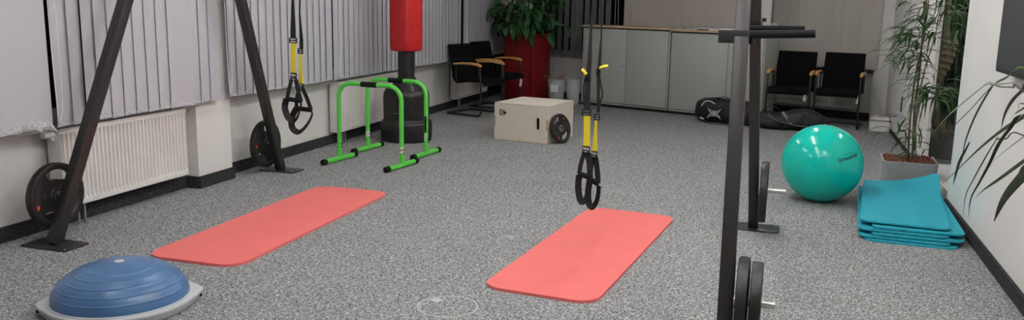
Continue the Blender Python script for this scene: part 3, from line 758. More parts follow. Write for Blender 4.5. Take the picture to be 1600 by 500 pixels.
# ------------------------------------------------------------------ gym ball
t = thing('gym_ball', 'large glossy green inflatable gym ball in front of the grey planter', 'gym ball', (0.306, 6.683, 0))
BR = 0.2929; m = MB(); bmesh.ops.create_uvsphere(m.bm, u_segments=72, v_segments=40, radius=BR)
for v in m.bm.verts:
    v.co.z = v.co.z * 0.985
    if v.co.z < -BR * 0.975: v.co.z = -BR * 0.975
bmesh.ops.translate(m.bm, vec=(0, 0, BR * 0.975), verts=m.bm.verts); m.build('ball', M_BALL, t)
bc = V((0.306, 6.683, BR * 0.975))
vd = ray(1326, 246).normalized(); oc = V((0, 0, H)) - bc; bb = oc.dot(vd); tt = -bb - math.sqrt(max(0, bb * bb - (oc.dot(oc) - BR * BR)))
hit = V((0, 0, H)) + vd * tt; n0 = (hit - bc).normalized()
ex = V((0, 0, 1)).cross(n0).normalized(); ey = n0.cross(ex); ex2 = ex * math.cos(0.22) + ey * math.sin(0.22); ey2 = -ex * math.sin(0.22) + ey * math.cos(0.22)
tm = text_mesh('Gymnastik-Ball', 0.040, 0.0, shear=0.35, bold=0.0008)
m = MB(); m.add_mesh(tm)
m.tube([(-0.04, 0.024, 0), (0.02, 0.029, 0), (0.09, 0.027, 0)], 0.0018, seg=5)
for v in m.bm.verts:
    x_, y_ = v.co.x * 0.75, v.co.y
    dq = (n0 + ex2 * (x_ / BR) + ey2 * (y_ / BR)).normalized(); v.co = bc + V((dq.x, dq.y, dq.z * 0.985)) * (BR + 0.001)
m.build('lettering', M_INK, t, world=True)
m = MB(); m.lathe([(0.006, 0), (0.006, 0.003), (0.004, 0.004)], seg=16); m.build('valve_plug', M_WPL, t).location = (0, 0, BR * 0.975 + BR * 0.985 - 0.001)

# ------------------------------------------------------------------ balance dome trainer
bx = V((-2.876, 3.0625, 0)); dirr = math.atan2(3.356 - 2.918, -2.684 + 3.213)
t = thing('balance_trainer', 'blue half-dome balance trainer on a grey platform in the left foreground', 'balance trainer', bx, dirr)
def tabs(a, ext=0.085):
    d = min(abs((a + PI) % (2 * PI) - PI), abs(a % (2 * PI) - PI)); d = min(d, abs(a - 2 * PI))
    return 1 + ext * max(0, 1 - d / 0.42) ** 1.3
m = MB(); m.lathe([(0.278, 0.0), (0.309, 0.004), (0.315, 0.012), (0.321, 0.030), (0.327, 0.042), (0.325, 0.050), (0.317, 0.053), (0.303, 0.053)], seg=144, shape=lambda a: tabs(a, 0.10)); m.build('platform', M_BASEG, t)
for sx in (-1, 1):
    m = MB(); m.box((sx * 0.337, 0, 0.024), (0.03, 0.07, 0.012), bev=0.005); m.build('grip_recess', M_FOAM, t)
m = MB(); m.lathe([(0.310, 0.05), (0.310, 0.056), (0.305, 0.058), (0.300, 0.057)], seg=96); m.build('rim_ring', M_BASEG, t)
prof = []; R0, Z0, HT = 0.299, 0.056, 0.163
N_ = 120
for k in range(N_ + 1):
    a = k / N_ * PI / 2; r = R0 * math.cos(a) ** 0.93; z = Z0 + HT * math.sin(a)
    g = 0.0
    for ga in (0.26, 0.47, 0.68, 0.88, 1.06, 1.22):
        dlt = (a - ga) / 0.014; g += math.exp(-dlt * dlt)
    r2 = max(0.004, r + 0.0022 * g * math.cos(a)); z += 0.0022 * g * math.sin(a)
    prof.append((r2, z))
m = MB(); m.lathe(prof, seg=96); m.build('dome', M_DOME, t)
m = MB(); m.lathe([(0.021, Z0 + HT - 0.004), (0.022, Z0 + HT + 0.001), (0.019, Z0 + HT + 0.0025), (0.006, Z0 + HT + 0.0028), (0.002, Z0 + HT + 0.0028)], seg=32); m.build('centre_badge', M_WPL, t)

# ------------------------------------------------------------------ green parallel bars
def arc(c, u, v, r, a0, a1, n=8): return [V(c) + V(u) * r * math.cos(a0 + (a1 - a0) * k / n) + V(v) * r * math.sin(a0 + (a1 - a0) * k / n) for k in range(n + 1)]
def bar_stand(label, A, B_, hgt=0.685):
    A = V(A); B_ = V(B_); mid = (A + B_) / 2; u = (B_ - A); W = u.length; ang = math.atan2(u.y, u.x)
    t = thing('parallette_bar', label, 'exercise bar', mid, ang, 'green parallel bar stands'); r = 0.0195; rc = 0.125; h = hgt
    ptsL = [(-W / 2, 0, 0.045), (-W / 2, 0, 0.3)] + [tuple(p) for p in arc((-W / 2 + rc, 0, h - rc), (-1, 0, 0), (0, 0, 1), rc, 0, PI / 2)]
    ptsR = [tuple(p) for p in arc((W / 2 - rc, 0, h - rc), (1, 0, 0), (0, 0, 1), rc, PI / 2, 0)] + [(W / 2, 0, 0.3), (W / 2, 0, 0.045)]
    m = MB(); m.tube(ptsL + ptsR, r, seg=16); m.build('tube_frame', M_GREEN, t)
    m = MB(); m.tube([(-0.08, 0, h), (0.08, 0, h)], r + 0.004, seg=20); m.build('foam_grip', M_FOAM, t)
    for sx in (-1, 1):
        m = MB(); m.tube([(sx * W / 2, -0.235, 0.024), (sx * W / 2, 0.235, 0.024)], 0.0215, seg=16)
        m.tube([(sx * W / 2, 0, 0.03), (sx * W / 2, 0, 0.11)], 0.0235, seg=16); ft = m.build('foot', M_GREEN, t)
        for sy in (-1, 1):
            m = MB(); m.tube([(sx * W / 2, sy * 0.205, 0.0255), (sx * W / 2, sy * 0.25, 0.0255), (sx * W / 2, sy * 0.256, 0.0255)], [0.0255, 0.0255, 0.019], seg=20); m.build('end_cap', M_FOAM, ft)
        m = MB(); 
        for zz in (0.13, 0.16): m.tube([(sx * W / 2, 0, zz), (sx * W / 2 + 0.024, 0, zz)], 0.006, seg=10)
        m.build('screw', M_FOAM, t)
    return t, W, r
t1, W1, r1 = bar_stand('green U-shaped parallel bar with black grip, the nearer of the pair', (-3.735, 6.66, 0), (-3.095, 6.585, 0), 0.70)
t2, W2, r2_ = bar_stand('green U-shaped parallel bar with black grip, the farther one before the tank', (-3.765, 7.26, 0), (-3.13, 7.19, 0), 0.685)
def sticker(t, x, z0, z1, m_, name='sticker'):
    m = MB(); m.tube([(x, 0, z0), (x, 0, z1)], 0.0203, seg=24, caps=False); m.build(name, m_, t)
sticker(t1, W1 / 2, 0.165, 0.185, M_WPL); sticker(t1, W1 / 2, 0.13, 0.15, M_WPL)
m = MB(); m.tube([(W1 / 2, 0, 0.15), (W1 / 2, 0, 0.165)], 0.0203, seg=24, caps=False); m.build('sticker', mat('gold_sticker', (0.45, 0.33, 0.12), 0.5), t1)
sticker(t2, -W2 / 2, 0.13, 0.19, M_WPL)
m = MB(); m.box((W2 / 2 + 0.004, -0.0195, 0.30), (0.022, 0.002, 0.15), bev=0.0005); m.build('sticker', M_FOAM, t2)
m = MB(); m.box((W2 / 2 + 0.004, -0.0195, 0.18), (0.022, 0.002, 0.07), bev=0.0005); m.build('sticker', M_WPL, t2)

# ------------------------------------------------------------------ free-standing punching bag
t = thing('punching_bag', 'free-standing red punching bag on a black water-filled tank base', 'punching bag', (-3.69, 7.97, 0))
def oct_(p): 
    def f(a):
        k = PI / 4; b = (a % k) - k / 2; return 1 - p + p * math.cos(k / 2) / math.cos(b) * 1.0
    return f
m = MB(); m.lathe([(0.25, 0.0), (0.270, 0.012), (0.276, 0.05), (0.276, 0.175), (0.268, 0.198), (0.250, 0.210), (0.243, 0.222), (0.243, 0.24), (0.246, 0.45), (0.240, 0.495), (0.215, 0.530), (0.150, 0.575), (0.112, 0.61), (0.105, 0.64), (0.085, 0.645)], seg=96, shape=oct_(0.55))
m.build('tank', M_TANK, t)
m = MB(); m.lathe([(0.085, 0.60), (0.085, 0.95)], seg=40); m.build('column', M_TANK, t)
def sq(a): return 1.0 / (abs(math.cos(a + 0.35)) ** 4.5 + abs(math.sin(a + 0.35)) ** 4.5) ** (1 / 4.5) * 0.93
m = MB(); pr = [(0.06, 0.915), (0.12, 0.912), (0.136, 0.92), (0.144, 0.945), (0.145, 1.0)]
for k in range(30): pr.append((0.145 + 0.0012 * math.sin(k * 1.9), 1.0 + k * 0.028))
pr += [(0.142, 1.85), (0.13, 1.875), (0.06, 1.885)]
m.lathe(pr, seg=80, shape=sq); m.build('padded_cover', M_BAG, t)
m = MB(); m.tube([(-0.03, -0.2435, 0.30), (0.03, -0.2435, 0.302)], 0.003, seg=6); m.build('mould_mark', M_GREYT, t)

# ------------------------------------------------------------------ plyometric box with plate
b1, b2_, b3 = V((-2.875, 8.39, 0)), V((-2.268, 8.289, 0)), V((-2.178, 8.94, 0))
ux = (b2_ - b1).normalized(); uy = V((-ux.y, ux.x, 0)); BWx, BDy, BH = 0.615, 0.655, 0.385
t = thing('plyometric_box', 'birch plywood jump box marked 40, a weight plate leaning on it', 'jump box', b1, math.atan2(ux.y, ux.x))
TH = 0.018
m = MB()
# front and back panels with slot, sides, top, bottom
def slotted(w, h, sx, sz, sw, sh):
    """panel in x,z with a rounded vertical slot -> list of quads by grid minus slot"""
    b = bmesh.new(); n = 12
    out = [b.verts.new((sx + (sw / 2) * math.cos(a) , 0, sz + (sh / 2 - sw / 2) * (1 if math.sin(a) >= 0 else -1) + sw / 2 * math.sin(a))) for a in [2 * PI * (k + .5) / (2 * n) for k in range(2 * n)]]
    cn = [b.verts.new(c) for c in ((w, 0, h), (0, 0, h), (0, 0, 0), (w, 0, 0))]
    q4 = 2 * n // 4
    for c in range(4):
        seg = out[c * q4:(c + 1) * q4]
        for i in range(len(seg) - 1): b.faces.new((cn[c], seg[i + 1], seg[i]))
        b.faces.new((cn[c], cn[(c + 1) % 4], out[((c + 1) * q4) % len(out)], seg[-1]))
    r = bmesh.ops.extrude_face_region(b, geom=b.faces[:]); vs = [e for e in r['geom'] if isinstance(e, bmesh.types.BMVert)]
    bmesh.ops.translate(b, vec=(0, TH, 0), verts=vs); return b
b = slotted(BWx, BH, 0.505, 0.20, 0.036, 0.125); m.add(b); m.build('front_panel', M_PLY, t, smooth=False)
m = MB(); m.box((BWx / 2, BDy - TH / 2, BH / 2), (BWx, TH, BH)); m.build('back_panel', M_PLY, t, smooth=False)
m = MB(); b = slotted(BDy - 2 * TH, BH, 0.14, 0.21, 0.036, 0.125); bmesh.ops.rotate(b, matrix=rot('Z', PI / 2), verts=b.verts); bmesh.ops.translate(b, vec=(BWx, TH, 0), verts=b.verts); m.add(b); m.build('side_panel', M_PLY, t, smooth=False)
m = MB(); m.box((TH / 2, BDy / 2, BH / 2), (TH, BDy - 2 * TH, BH)); m.build('side_panel', M_PLY, t, smooth=False)
m = MB(); m.box((BWx / 2, BDy / 2, BH - TH / 2 + 0.001), (BWx - 2 * TH, BDy - 2 * TH, TH)); m.box((BWx / 2, BDy / 2, BH + 0.0015), (BWx + .001, BDy + .001, 0.003)); m.build('top_panel', M_PLY, t, smooth=False)
m = MB()
for z0, z1 in ((0.14, 0.25),):
    m.box((0.009, -0.0008, (z0 + z1) / 2), (0.018, 0.002, z1 - z0)); m.box((BWx - 0.009, -0.0008, (z0 + z1) / 2), (0.018, 0.002, z1 - z0)); m.box((BWx + 0.0008, 0.009, (z0 + z1) / 2), (0.002, 0.018, z1 - z0))
m.box((BWx / 2, -0.0006, BH - 0.001), (BWx, 0.0016, 0.004)); m.box((BWx / 2, -0.0006, 0.003), (BWx, 0.0016, 0.005))
m.build('finger_joint', M_PLYE, t, smooth=False)
m = MB()
for x, z in ((0.30, BH - 0.006), (0.30, 0.012), (BWx - 0.012, 0.30), (BWx - 0.012, 0.06), (0.01, 0.30)): m.tube([(x, 0, z), (x, -0.0015, z)], 0.004, seg=10)
m.build('screw', M_FOAM, t)
tm = text_mesh('40', 0.088, 0.0006, bold=0.0012); m = MB(); m.add_mesh(tm, frame((-1, 0, 0), (0, 0, -1), (0.100, -0.001, 0.292))); m.build('lettering', M_INK, t)
# the plate leaning against the right side
RP = 0.152
pc = V((-2.245, 8.285, 0)) + ux * 0.0
tilt = math.radians(14)
side_n = ux  # outward from the right panel
base = b2_ + uy * 0.155 + ux * 0.112
cpl = base + V((0, 0, RP * math.cos(tilt))) - ux * RP * math.sin(tilt)
up_ = (V((0, 0, math.cos(tilt))) - ux * math.sin(tilt)); nx_ = (ux * math.cos(tilt) + V((0, 0, math.sin(tilt)))); yv = up_.cross(nx_)
yaw = math.radians(-14)
R3 = Matrix((nx_, yv, up_)).transposed()
R3 = rot('Z', yaw) @ R3
make_plate('small black rubber weight plate leaning against the plywood box', RP, 0.032, math.radians(30), cpl + V((0, 0, 0.016 * math.sin(tilt))), num='5', Rm=R3, sleeve=M_STEEL)

# ------------------------------------------------------------------ cabinets
CA, CB = V((-2.751, 11.795, 0)), V((-1.475, 11.342, 0))
cd = (CB - CA).normalized(); cn = V((-cd.y, cd.x, 0)); cang = math.atan2(cd.y, cd.x)
def cabinet(label, t0, W, hgt, seam, knob_off, z0=0.0):
    t = thing('sliding_cabinet', label, 'cabinet', CA + cd * t0, cang, 'grey sliding-door cabinets on the back wall'); D = 0.42
    m = MB(); m.box((W / 2, D / 2 + 0.004, hgt / 2 + 0.02), (W, D - 0.02, hgt - 0.07)); m.build('body', M_CAB, t, smooth=False)
    m = MB(); m.box((W / 2, D / 2 + 0.02, 0.02), (W - 0.01, D - 0.04, 0.04)); m.build('plinth', M_CABD, t, smooth=False)
    m = MB(); m.box((W / 2, 0.0, 0.047), (W, 0.02, 0.012)); m.build('bottom_rail', M_CAB, t, smooth=False)
    dd = MB(); dd.box((0.015 + (seam - 0.015) / 2, 0.004, hgt / 2 + 0.012), (seam - 0.028, 0.016, hgt - 0.115), bev=0.0015); d1 = dd.build('door', M_CAB, t)
    dd = MB(); dd.box((seam + (W - 0.015 - seam) / 2, -0.004, hgt / 2 + 0.012), (W - 0.02 - seam, 0.016, hgt - 0.115), bev=0.0015); d2 = dd.build('door', M_CAB, t)
    for (kx, dr, yy) in knob_off:
        k = MB(); k.lathe([(0.014, 0), (0.015, 0.014), (0.010, 0.018)], c=(kx, yy, 0.585), R=rot('X', PI / 2), seg=20); k.build('lock', M_STEEL, d1 if dr == 0 else d2)
    m = MB(); m.box((W / 2, D / 2 - 0.01, hgt - 0.012), (W + 0.012, D + 0.02, 0.025), bev=0.002); m.build('worktop', M_TOP, t)
    m = MB(); m.box((W / 2, -0.001, hgt - 0.034), (W - 0.02, 0.014, 0.014)); m.build('shadow_gap', M_CABD, t, smooth=False)
cabinet('grey two-door sliding cabinet nearer the planter, light wooden top', 0.0, 1.352, 1.118, 0.715, [(0.655, 0, -0.004)])
cabinet('grey two-door sliding cabinet behind the right training posts, light wooden top', 1.37, 1.27, 1.105, 0.80, [(0.86, 1, -0.012)])
# papers on the right cabinet
def on_cab(t_, off, z): return CA + cd * t_ + cn * off + V((0, 0, z))
def paper(label, t_, off, w, d, th, ang, m_, name='paper_sheet', cat='paper', lift=0.0):
    m = MB(); m.box((0, 0, th / 2), (w, d, th), bev=min(th * 0.3, 0.002), seg=1); o = m.build(name, m_); tag(o, label, cat); place(o, on_cab(t_, off, 1.106 + lift), cang + ang); return o
paper('flat white papers at the left end of the right cabinet top', 1.47, 0.1, 0.21, 0.29, 0.006, 1.2, M_PAPER)
paper('white booklet with a raised cover on the cabinet top', 1.73, 0.22, 0.22, 0.18, 0.022, 0.1, M_PAPER, 'booklet', 'booklet')
paper('dark tablet between the white booklets on the cabinet top', 1.78, 0.06, 0.14, 0.08, 0.012, 0.3, M_TVC, 'tablet', 'tablet')
paper('stack of white magazines in the middle of the right cabinet top', 2.05, 0.12, 0.32, 0.22, 0.028, -0.15, M_PAPER, 'magazine_stack', 'magazines')
m = MB(); m.prism([(0, 0), (0.34, 0), (0.34, 0.115)], 0, 0.22, R=rot('X', PI / 2)); o = m.build('white_document_wedge', M_PAPER)
tag(o, 'sloping white file wedge at the right of the cabinet papers, partly behind the post', 'file'); place(o, on_cab(2.32, 0.3, 1.106), cang)

# ------------------------------------------------------------------ chairs
def make_chair(label):
    t = thing('armchair', label, 'chair', (0, 0, 0), 0, 'black cantilever armchairs with wooden armrests')
    HW = 0.25; r = 0.0125
    for sx in (-1, 1):
        m = MB(); x = sx * HW
        pts = [(x, 0.30, 0.018), (x, -0.17, 0.018)] + [tuple(p) for p in arc((x, -0.17, 0.068), (0, 0, -1), (0, -1, 0), 0.05, 0, PI / 2, 6)] + [(x, -0.215, 0.35), (x, -0.20, 0.60), (x, -0.185, 0.638), (x, -0.14, 0.645), (x, 0.18, 0.635)]
        m.tube(pts, r, seg=12); m.build('side_frame', M_TUBE, t)
        m = MB(); 
        top = [(-0.225, 0.632), (-0.21, 0.652), (-0.17, 0.666), (-0.05, 0.672), (0.09, 0.668), (0.20, 0.655), (0.215, 0.643)]
        bot = [(0.20, 0.632), (0.09, 0.645), (-0.05, 0.649), (-0.16, 0.643), (-0.20, 0.632), (-0.215, 0.622)]
        poly = top + bot
        b = bmesh.new(); lo = [b.verts.new((x - 0.0185, p[0], p[1])) for p in poly]; hi = [b.verts.new((x + 0.0185, p[0], p[1])) for p in poly]
        b.faces.new(lo); b.faces.new(hi[::-1])
        for i in range(len(poly)): b.faces.new((lo[i], lo[(i + 1) % len(poly)], hi[(i + 1) % len(poly)], hi[i]))
        bmesh.ops.bevel(b, geom=[e for e in b.edges if abs(e.verts[0].co.x - e.verts[1].co.x) < 1e-6], offset=0.007, segments=2, affect='EDGES')
        m.add(b); m.build('armrest', M_BEECH, t)
        m = MB(); m.lathe([(0.018, 0), (0.018, 0.006)], c=(x, -0.20, 0.0), seg=16); m.build('glide', M_GREYT, t)
    m = MB(); m.tube([(-HW, 0.30, 0.018), (HW, 0.30, 0.018)], r, seg=12); m.build('base_crossbar', M_TUBE, t)
    m = MB(); m.tube([(-HW, -0.203, 0.39), (HW, -0.203, 0.39)], 0.011, seg=12); m.tube([(-HW, 0.16, 0.41), (HW, 0.16, 0.41)], 0.011, seg=12)
    for sx in (-1, 1): m.tube([(sx * HW, 0.16, 0.41), (sx * HW, 0.175, 0.635)], 0.010, seg=10)
    m.build('seat_support', M_TUBE, t)
    # seat: padded, front edge rolled down
    def pad(profile, w, th, taper=0.0):
        m = MB(); b = m.bm; nx = 10; rows = []
        L = len(profile)
        for j, (y, z, ny_, nz_) in enumerate(profile):
            row = []
            for side in (1, -1):
                for i in (range(nx + 1) if side == 1 else range(nx, -1, -1)):
                    u = 2 * i / nx - 1; e = 1 - 0.35 * abs(u) ** 6
                    hw = w / 2 * (1 - taper * j / (L - 1)); ex_ = 0.25 if j in (0, L - 1) else 1
                    row.append(b.verts.new((u * hw, y + side * ny_ * th / 2 * e * ex_, z + side * nz_ * th / 2 * e * ex_)))
            rows.append(row)
        n = len(rows[0])
        for a, c in zip(rows, rows[1:]):
            for k in range(n): b.faces.new((a[k], a[(k + 1) % n], c[(k + 1) % n], c[k]))
        b.faces.new(rows[0][::-1]); b.faces.new(rows[-1]); return m
    sp = [(-0.265, 0.405, -0.6, 0.8), (-0.245, 0.43, -0.35, 0.93), (-0.20, 0.447, -0.1, 1), (-0.1, 0.450, 0, 1), (0.05, 0.442, 0, 1), (0.16, 0.435, 0, 1), (0.21, 0.44, -0.3, 0.95)]
    pad(sp, 0.47, 0.052).build('seat', M_FAB, t)
    bp = [(0.195, 0.42, -0.8, 0.6), (0.225, 0.47, -0.98, 0.2), (0.235, 0.56, -1, 0.05), (0.255, 0.68, -1, 0.1), (0.285, 0.80, -1, 0.15), (0.302, 0.868, -1, 0.2), (0.305, 0.879, -1, 0.2)]
    pad(bp, 0.475, 0.036, 0.03).build('backrest', M_FAB, t)
    return t
ch = make_chair('black armchair of the left pair, the nearer one with its back to the blinds')
place(ch, (-3.70, 10.16, 0), math.radians(74))
c2 = dup(ch); c2['label'] = 'black armchair of the left pair, the farther one beside the red planter'; place(c2, (-3.71, 10.97, 0), math.radians(77))
c3 = dup(ch); c3['label'] = 'black armchair of the right pair, next to the grey cabinets'; place(c3, (0.074, 10.99, 0), math.radians(-10))
c4 = dup(ch); c4['label'] = 'black armchair of the right pair, nearest the white corner pillar'; place(c4, (0.63, 11.00, 0), math.radians(-10))
for o_, (dx, dy, dz) in ((c2, (0.09, -0.285, 0.345)),):
    m = MB(); m.strap([(dx, dy, dz + 0.09), (dx, dy - 0.012, dz + 0.05)], 0.003, V((0, -1, 0)), 0.002); tg_ = m.build('hang_tag', M_GREYT, o_)
    m = MB(); m.box((dx, dy - 0.015, dz - 0.0), (0.062, 0.004, 0.10), rot('Y', 0.25), bev=0.001); m.build('tag_card', M_PAPER, tg_)
m = MB(); m.box((0.20, -0.22, 0.37), (0.035, 0.003, 0.10), bev=0.001); m.box((0.20, -0.223, 0.355), (0.022, 0.002, 0.03)); m.build('hang_tag', M_PAPER, c3)
m = MB(); m.box((0.235, -0.22, 0.36), (0.02, 0.003, 0.09), rot('Y', 0.2), bev=0.001); m.build('hang_tag', M_PAPER, c4)

# ------------------------------------------------------------------ red planter with broad-leaved plant
RPc = V((-3.62, 12.0, 0))
t = thing('tall_planter', 'tall dark red square planter in the far left corner behind the chairs', 'planter', RPc, cang)
m = MB(); W = 0.48; hh = 0.975
for sx, sy in ((-1, 0), (1, 0), (0, -1), (0, 1)):
    m.box((sx * (W / 2 - 0.01), sy * (W / 2 - 0.01), hh / 2), (0.02 if sx else W, 0.02 if sy else W, hh), bev=0.003)
m.box((0, 0, 0.02), (W - 0.02, W - 0.02, 0.03)); m.build('pot', M_RPLANT, t)
m = MB(); m.box((0, 0, hh - 0.06), (W - 0.04, W - 0.04, 0.04)); m.build('soil', M_SOIL, t)
t = thing('peace_lily', 'bushy dark green plant with broad drooping leaves in the red planter', 'plant', RPc + V((0, 0, hh - 0.045)), 0)
rnd = random.Random(3); lv = MB(); stm = MB()
for k in range(230):
    a = rnd.uniform(0, 2 * PI); lean_ = rnd.uniform(0.05, 1.0); h_ = rnd.uniform(0.12, 0.75) * (1 - 0.35 * lean_); out = 0.10 + 0.36 * lean_
    o_ = V((math.cos(a), math.sin(a), 0)); o_ = o_ * (0.62 if o_.dot(BN) > 0.3 else 1); st = o_ * rnd.uniform(0.02, 0.17)
    tip = st + o_ * out + V((0, 0, h_))
    if tip.x < -0.42: tip.x = -0.42
    md = st + o_ * out * 0.35 + V((0, 0, h_ * 0.75))
    stm.tube([st, md, tip], 0.0035, seg=4, caps=False)
    L = rnd.uniform(0.16, 0.30); drop = rnd.uniform(0.5, 1.4) if h_ < 0.5 else rnd.uniform(-0.2, 0.9); a2 = a + rnd.uniform(-0.5, 0.5); o2_ = V((math.cos(a2), math.sin(a2), 0))
    pts = [tip + o2_ * L * u * math.cos(drop * u) + V((0, 0, 0.05 * u - L * u * math.sin(drop * max(u, .2)))) for u in [j / 7 for j in range(8)]]
    for p_ in pts:
        q_ = p_.dot(BN)
        if q_ > 0.30: p_ -= BN * (q_ - 0.30) * 0.9
        if p_.x < -0.44: p_.x = -0.44 + (p_.x + 0.44) * .05
    lv.leaf(pts, L * rnd.uniform(0.28, 0.42), V((-o2_.y, o2_.x, rnd.uniform(-0.4, 0.4))), 0.3)
# named hanging leaves in front of the pot
for (x0, y0, x1, y1, w) in ((830, 36, 829, 60, 0.10), (833, 52, 832, 74, 0.075), (858, 52, 866, 74, 0.085), (838, 42, 884, 41, 0.07), (797, 42, 795, 58, 0.05)):
    a_ = py(x0, y0, 11.68); b2q = py(x1, y1, 11.62); pts = [a_ + (b2q - a_) * u + V((0, -0.02 * math.sin(PI * u), (0.05 if abs(x1 - x0) > 30 else 0) * math.sin(PI * u))) for u in [j / 7 for j in range(8)]]
    pts = [p_ - V(t.matrix_basis.translation) for p_ in pts]; lv.leaf(pts, w, V((1, 0, 0.3)) if abs(x1 - x0) < 30 else V((0, .3, 1)), 0.25)
lv.build('foliage', M_LEAFB, t, smooth=True); stm.build('stems', M_LEAFN, t)
for (xx, yy) in ((821, 7), (829, 9), (821, 38)):
    p_ = py(xx, yy, 11.75) - t.matrix_basis.translation; m = MB(); m.leaf([p_ + V((0, 0, 0.05)), p_ + V((0.02, -0.01, 0.0)), p_ + V((0.0, 0, -0.06))], 0.07, V((1, 0, 0)), 0.4); m.build('flower', M_SPATHE, t)

# ------------------------------------------------------------------ buckets beside the planter
def bucket(label, c, R1, R0, hgt, filler):
    t = thing('bucket', label, 'bucket', c, 0, 'clear buckets beside the cabinets')
    m = MB(); m.lathe([(R0 - 0.003, 0.004), (R0, 0.0), (R1, hgt), (R1 + 0.007, hgt), (R1 + 0.007, hgt - 0.012), (R1 + 0.0, hgt - 0.014), (R0 + 0.003, 0.002)][0:4], seg=40); 
    bm = m.bm; bm.faces.ensure_lookup_table(); f_ = bm.faces[-1]; bm.faces.remove(f_); m.build('shell', M_BUCKET, t)
    m = MB(); m.tube([V(((R1 + 0.004) * math.cos(k * PI / 20), (R1 + 0.004) * math.sin(k * PI / 20), hgt)) for k in range(41)], 0.005, seg=6, caps=False); m.build('rim', M_BUCKET, t)
    return t
cb1, cb2 = fl(866, 163.5), fl(893, 164.5)
cb1.y += 0.1; cb2.y += 0.15; cb2.x -= 0.02
b1_ = bucket('clear plastic bucket with a white label and brown scraps, nearest the red planter', cb1, 0.125, 0.10, 0.345, 0)
m = MB(); m.box((0.0, -0.120, 0.235), (0.11, 0.004, 0.11), rot('X', -0.07), bev=0.001); m.build('label_sheet', M_PAPER, b1_)
for k, (dx, dy, L, a) in enumerate(((-0.09, 0, 0.12, 2.6), (-0.03, 0.02, 0.16, 0.2), (0.05, -0.03, 0.14, 0.9))):
    m = MB(); p0 = V((cb1.x + dx, cb1.y + dy, 0.352)); m.tube(smooth_path([p0, p0 + V((math.cos(a) * L * .5, 0.01, 0.03)), p0 + V((math.cos(a) * L, 0, 0.035 + 0.03 * k))], 3), [0.01] * 3 + [0.008] * 3 + [0.004], seg=6)
    o = m.build('dry_leaf', M_BROWN); tag(o, ['curled brown dry leaf hanging over the bucket rim by the planter', 'brown dry leaf lying across the labelled bucket', 'thin brown leaf sticking up right of the labelled bucket'][k], 'dry leaf', 'dry leaves on the labelled bucket')
b2__ = bucket('clear plastic bucket holding a crumpled plastic bag, next to the cabinets', cb2, 0.105, 0.085, 0.345, 0)
m = MB(); bmesh.ops.create_icosphere(m.bm, subdivisions=4, radius=1)
for v in m.bm.verts:
    n_ = 1 + 0.16 * math.sin(v.co.x * 9 + v.co.z * 7) * math.sin(v.co.y * 8 + 2) + 0.08 * math.sin(v.co.z * 17 + v.co.x * 13)
    v.co = V((v.co.x * 0.078 * n_, v.co.y * 0.078 * n_, 0.165 + v.co.z * 0.15 * n_))
bmesh.ops.translate(m.bm, vec=V((cb2.x, cb2.y, 0.0)), verts=m.bm.verts); o = m.build('plastic_bag', M_WPL); tag(o, 'crumpled whitish plastic bag inside the right clear bucket', 'plastic bag')

# ------------------------------------------------------------------ duffel bags
def soft(t, name, L, D, Hh, m_, seed, sag=0.0, flat=2.6):
    rnd = random.Random(seed); m = MB(); n = 40; seg = 40; rings = []
    for i in range(n + 1):
        u = i / n; e = (1 - abs(2 * u - 1) ** flat) ** (1 / flat) if 0 < u < 1 else 0.02
        row = []
        for k in range(seg):
            a = 2 * PI * k / seg; cx, cz = math.cos(a), math.sin(a)
            sx = math.copysign(abs(cx) ** 0.75, cx); sz = math.copysign(abs(cz) ** 0.8, cz)
            w = 1 + 0.035 * math.sin(u * 23 + a * 3 + seed) + 0.03 * math.sin(u * 11 - a * 5) + 0.02 * math.sin(u * 47 + a * 2)
            top = Hh * (1 - sag * math.sin(u * PI * 1.3 + 0.4) ** 2 * (1 if sz > 0 else 0))
            row.append(m.bm.verts.new(((u - .5) * L, D / 2 * sx * (0.35 + 0.65 * e) * w, max(0.0, top / 2 + top / 2 * sz * (0.25 + 0.75 * e) * w - (1 - e) * 0.02))))
        rings.append(row)
    for a, b in zip(rings, rings[1:]):
        for k in range(seg): m.bm.faces.new((a[k], a[(k + 1) % seg], b[(k + 1) % seg], b[k]))
    m.bm.faces.new(rings[0][::-1]); m.bm.faces.new(rings[-1]); return m.build(name, m_, t)
pA, pB = fl(1091, 190), fl(1172, 199)
bcn = (pA + pB) / 2 + V((0.0, 0.15, 0)); ba = math.atan2((pB - pA).y, (pB - pA).x)
t = thing('duffel_bag', 'full black sports duffel with white emblem, on the floor before the right cabinet', 'duffel bag', bcn, ba)
soft(t, 'bag_body', 0.74, 0.30, 0.30, M_BAGF, 2, flat=3.5)
def bp_(u, z): return V((u, -0.152 + 0.0 * z, z))
m = MB()   # emblem: two interlocking arcs in white outline
def bow(cx, cz, w, h, up):
    out = []
    for k in range(13):
        a = PI * k / 12; out.append(V((cx + w / 2 * math.cos(a), -0.166, cz + up * h * (1 - 0.55 * math.sin(a)))))
    return out
ex0, ez0 = -0.07, 0.125
for up in (1, -1):
    o_ = bow(ex0, ez0, 0.17, 0.062, up); i_ = [V((ex0 + (p_.x - ex0) * 0.72, p_.y, ez0 + (p_.z - ez0) * 0.45 - up * 0.006)) for p_ in o_]
    m.tube(o_ + i_[::-1] + [o_[0]], 0.0038, seg=6)
m.tube([V((ex0 + 0.045 * math.cos(k * PI / 8), -0.167, ez0 + 0.016 * math.sin(k * PI / 8))) for k in range(17)], 0.003, seg=6)
m.build('emblem', M_WHITE, t)
m = MB(); m.tube(smooth_path([(-0.25, -0.157, 0.20), (-0.21, -0.145, 0.255), (-0.15, -0.135, 0.268), (-0.07, -0.148, 0.238)], 5), 0.006, seg=6); m.build('piping', M_WHITE, t)
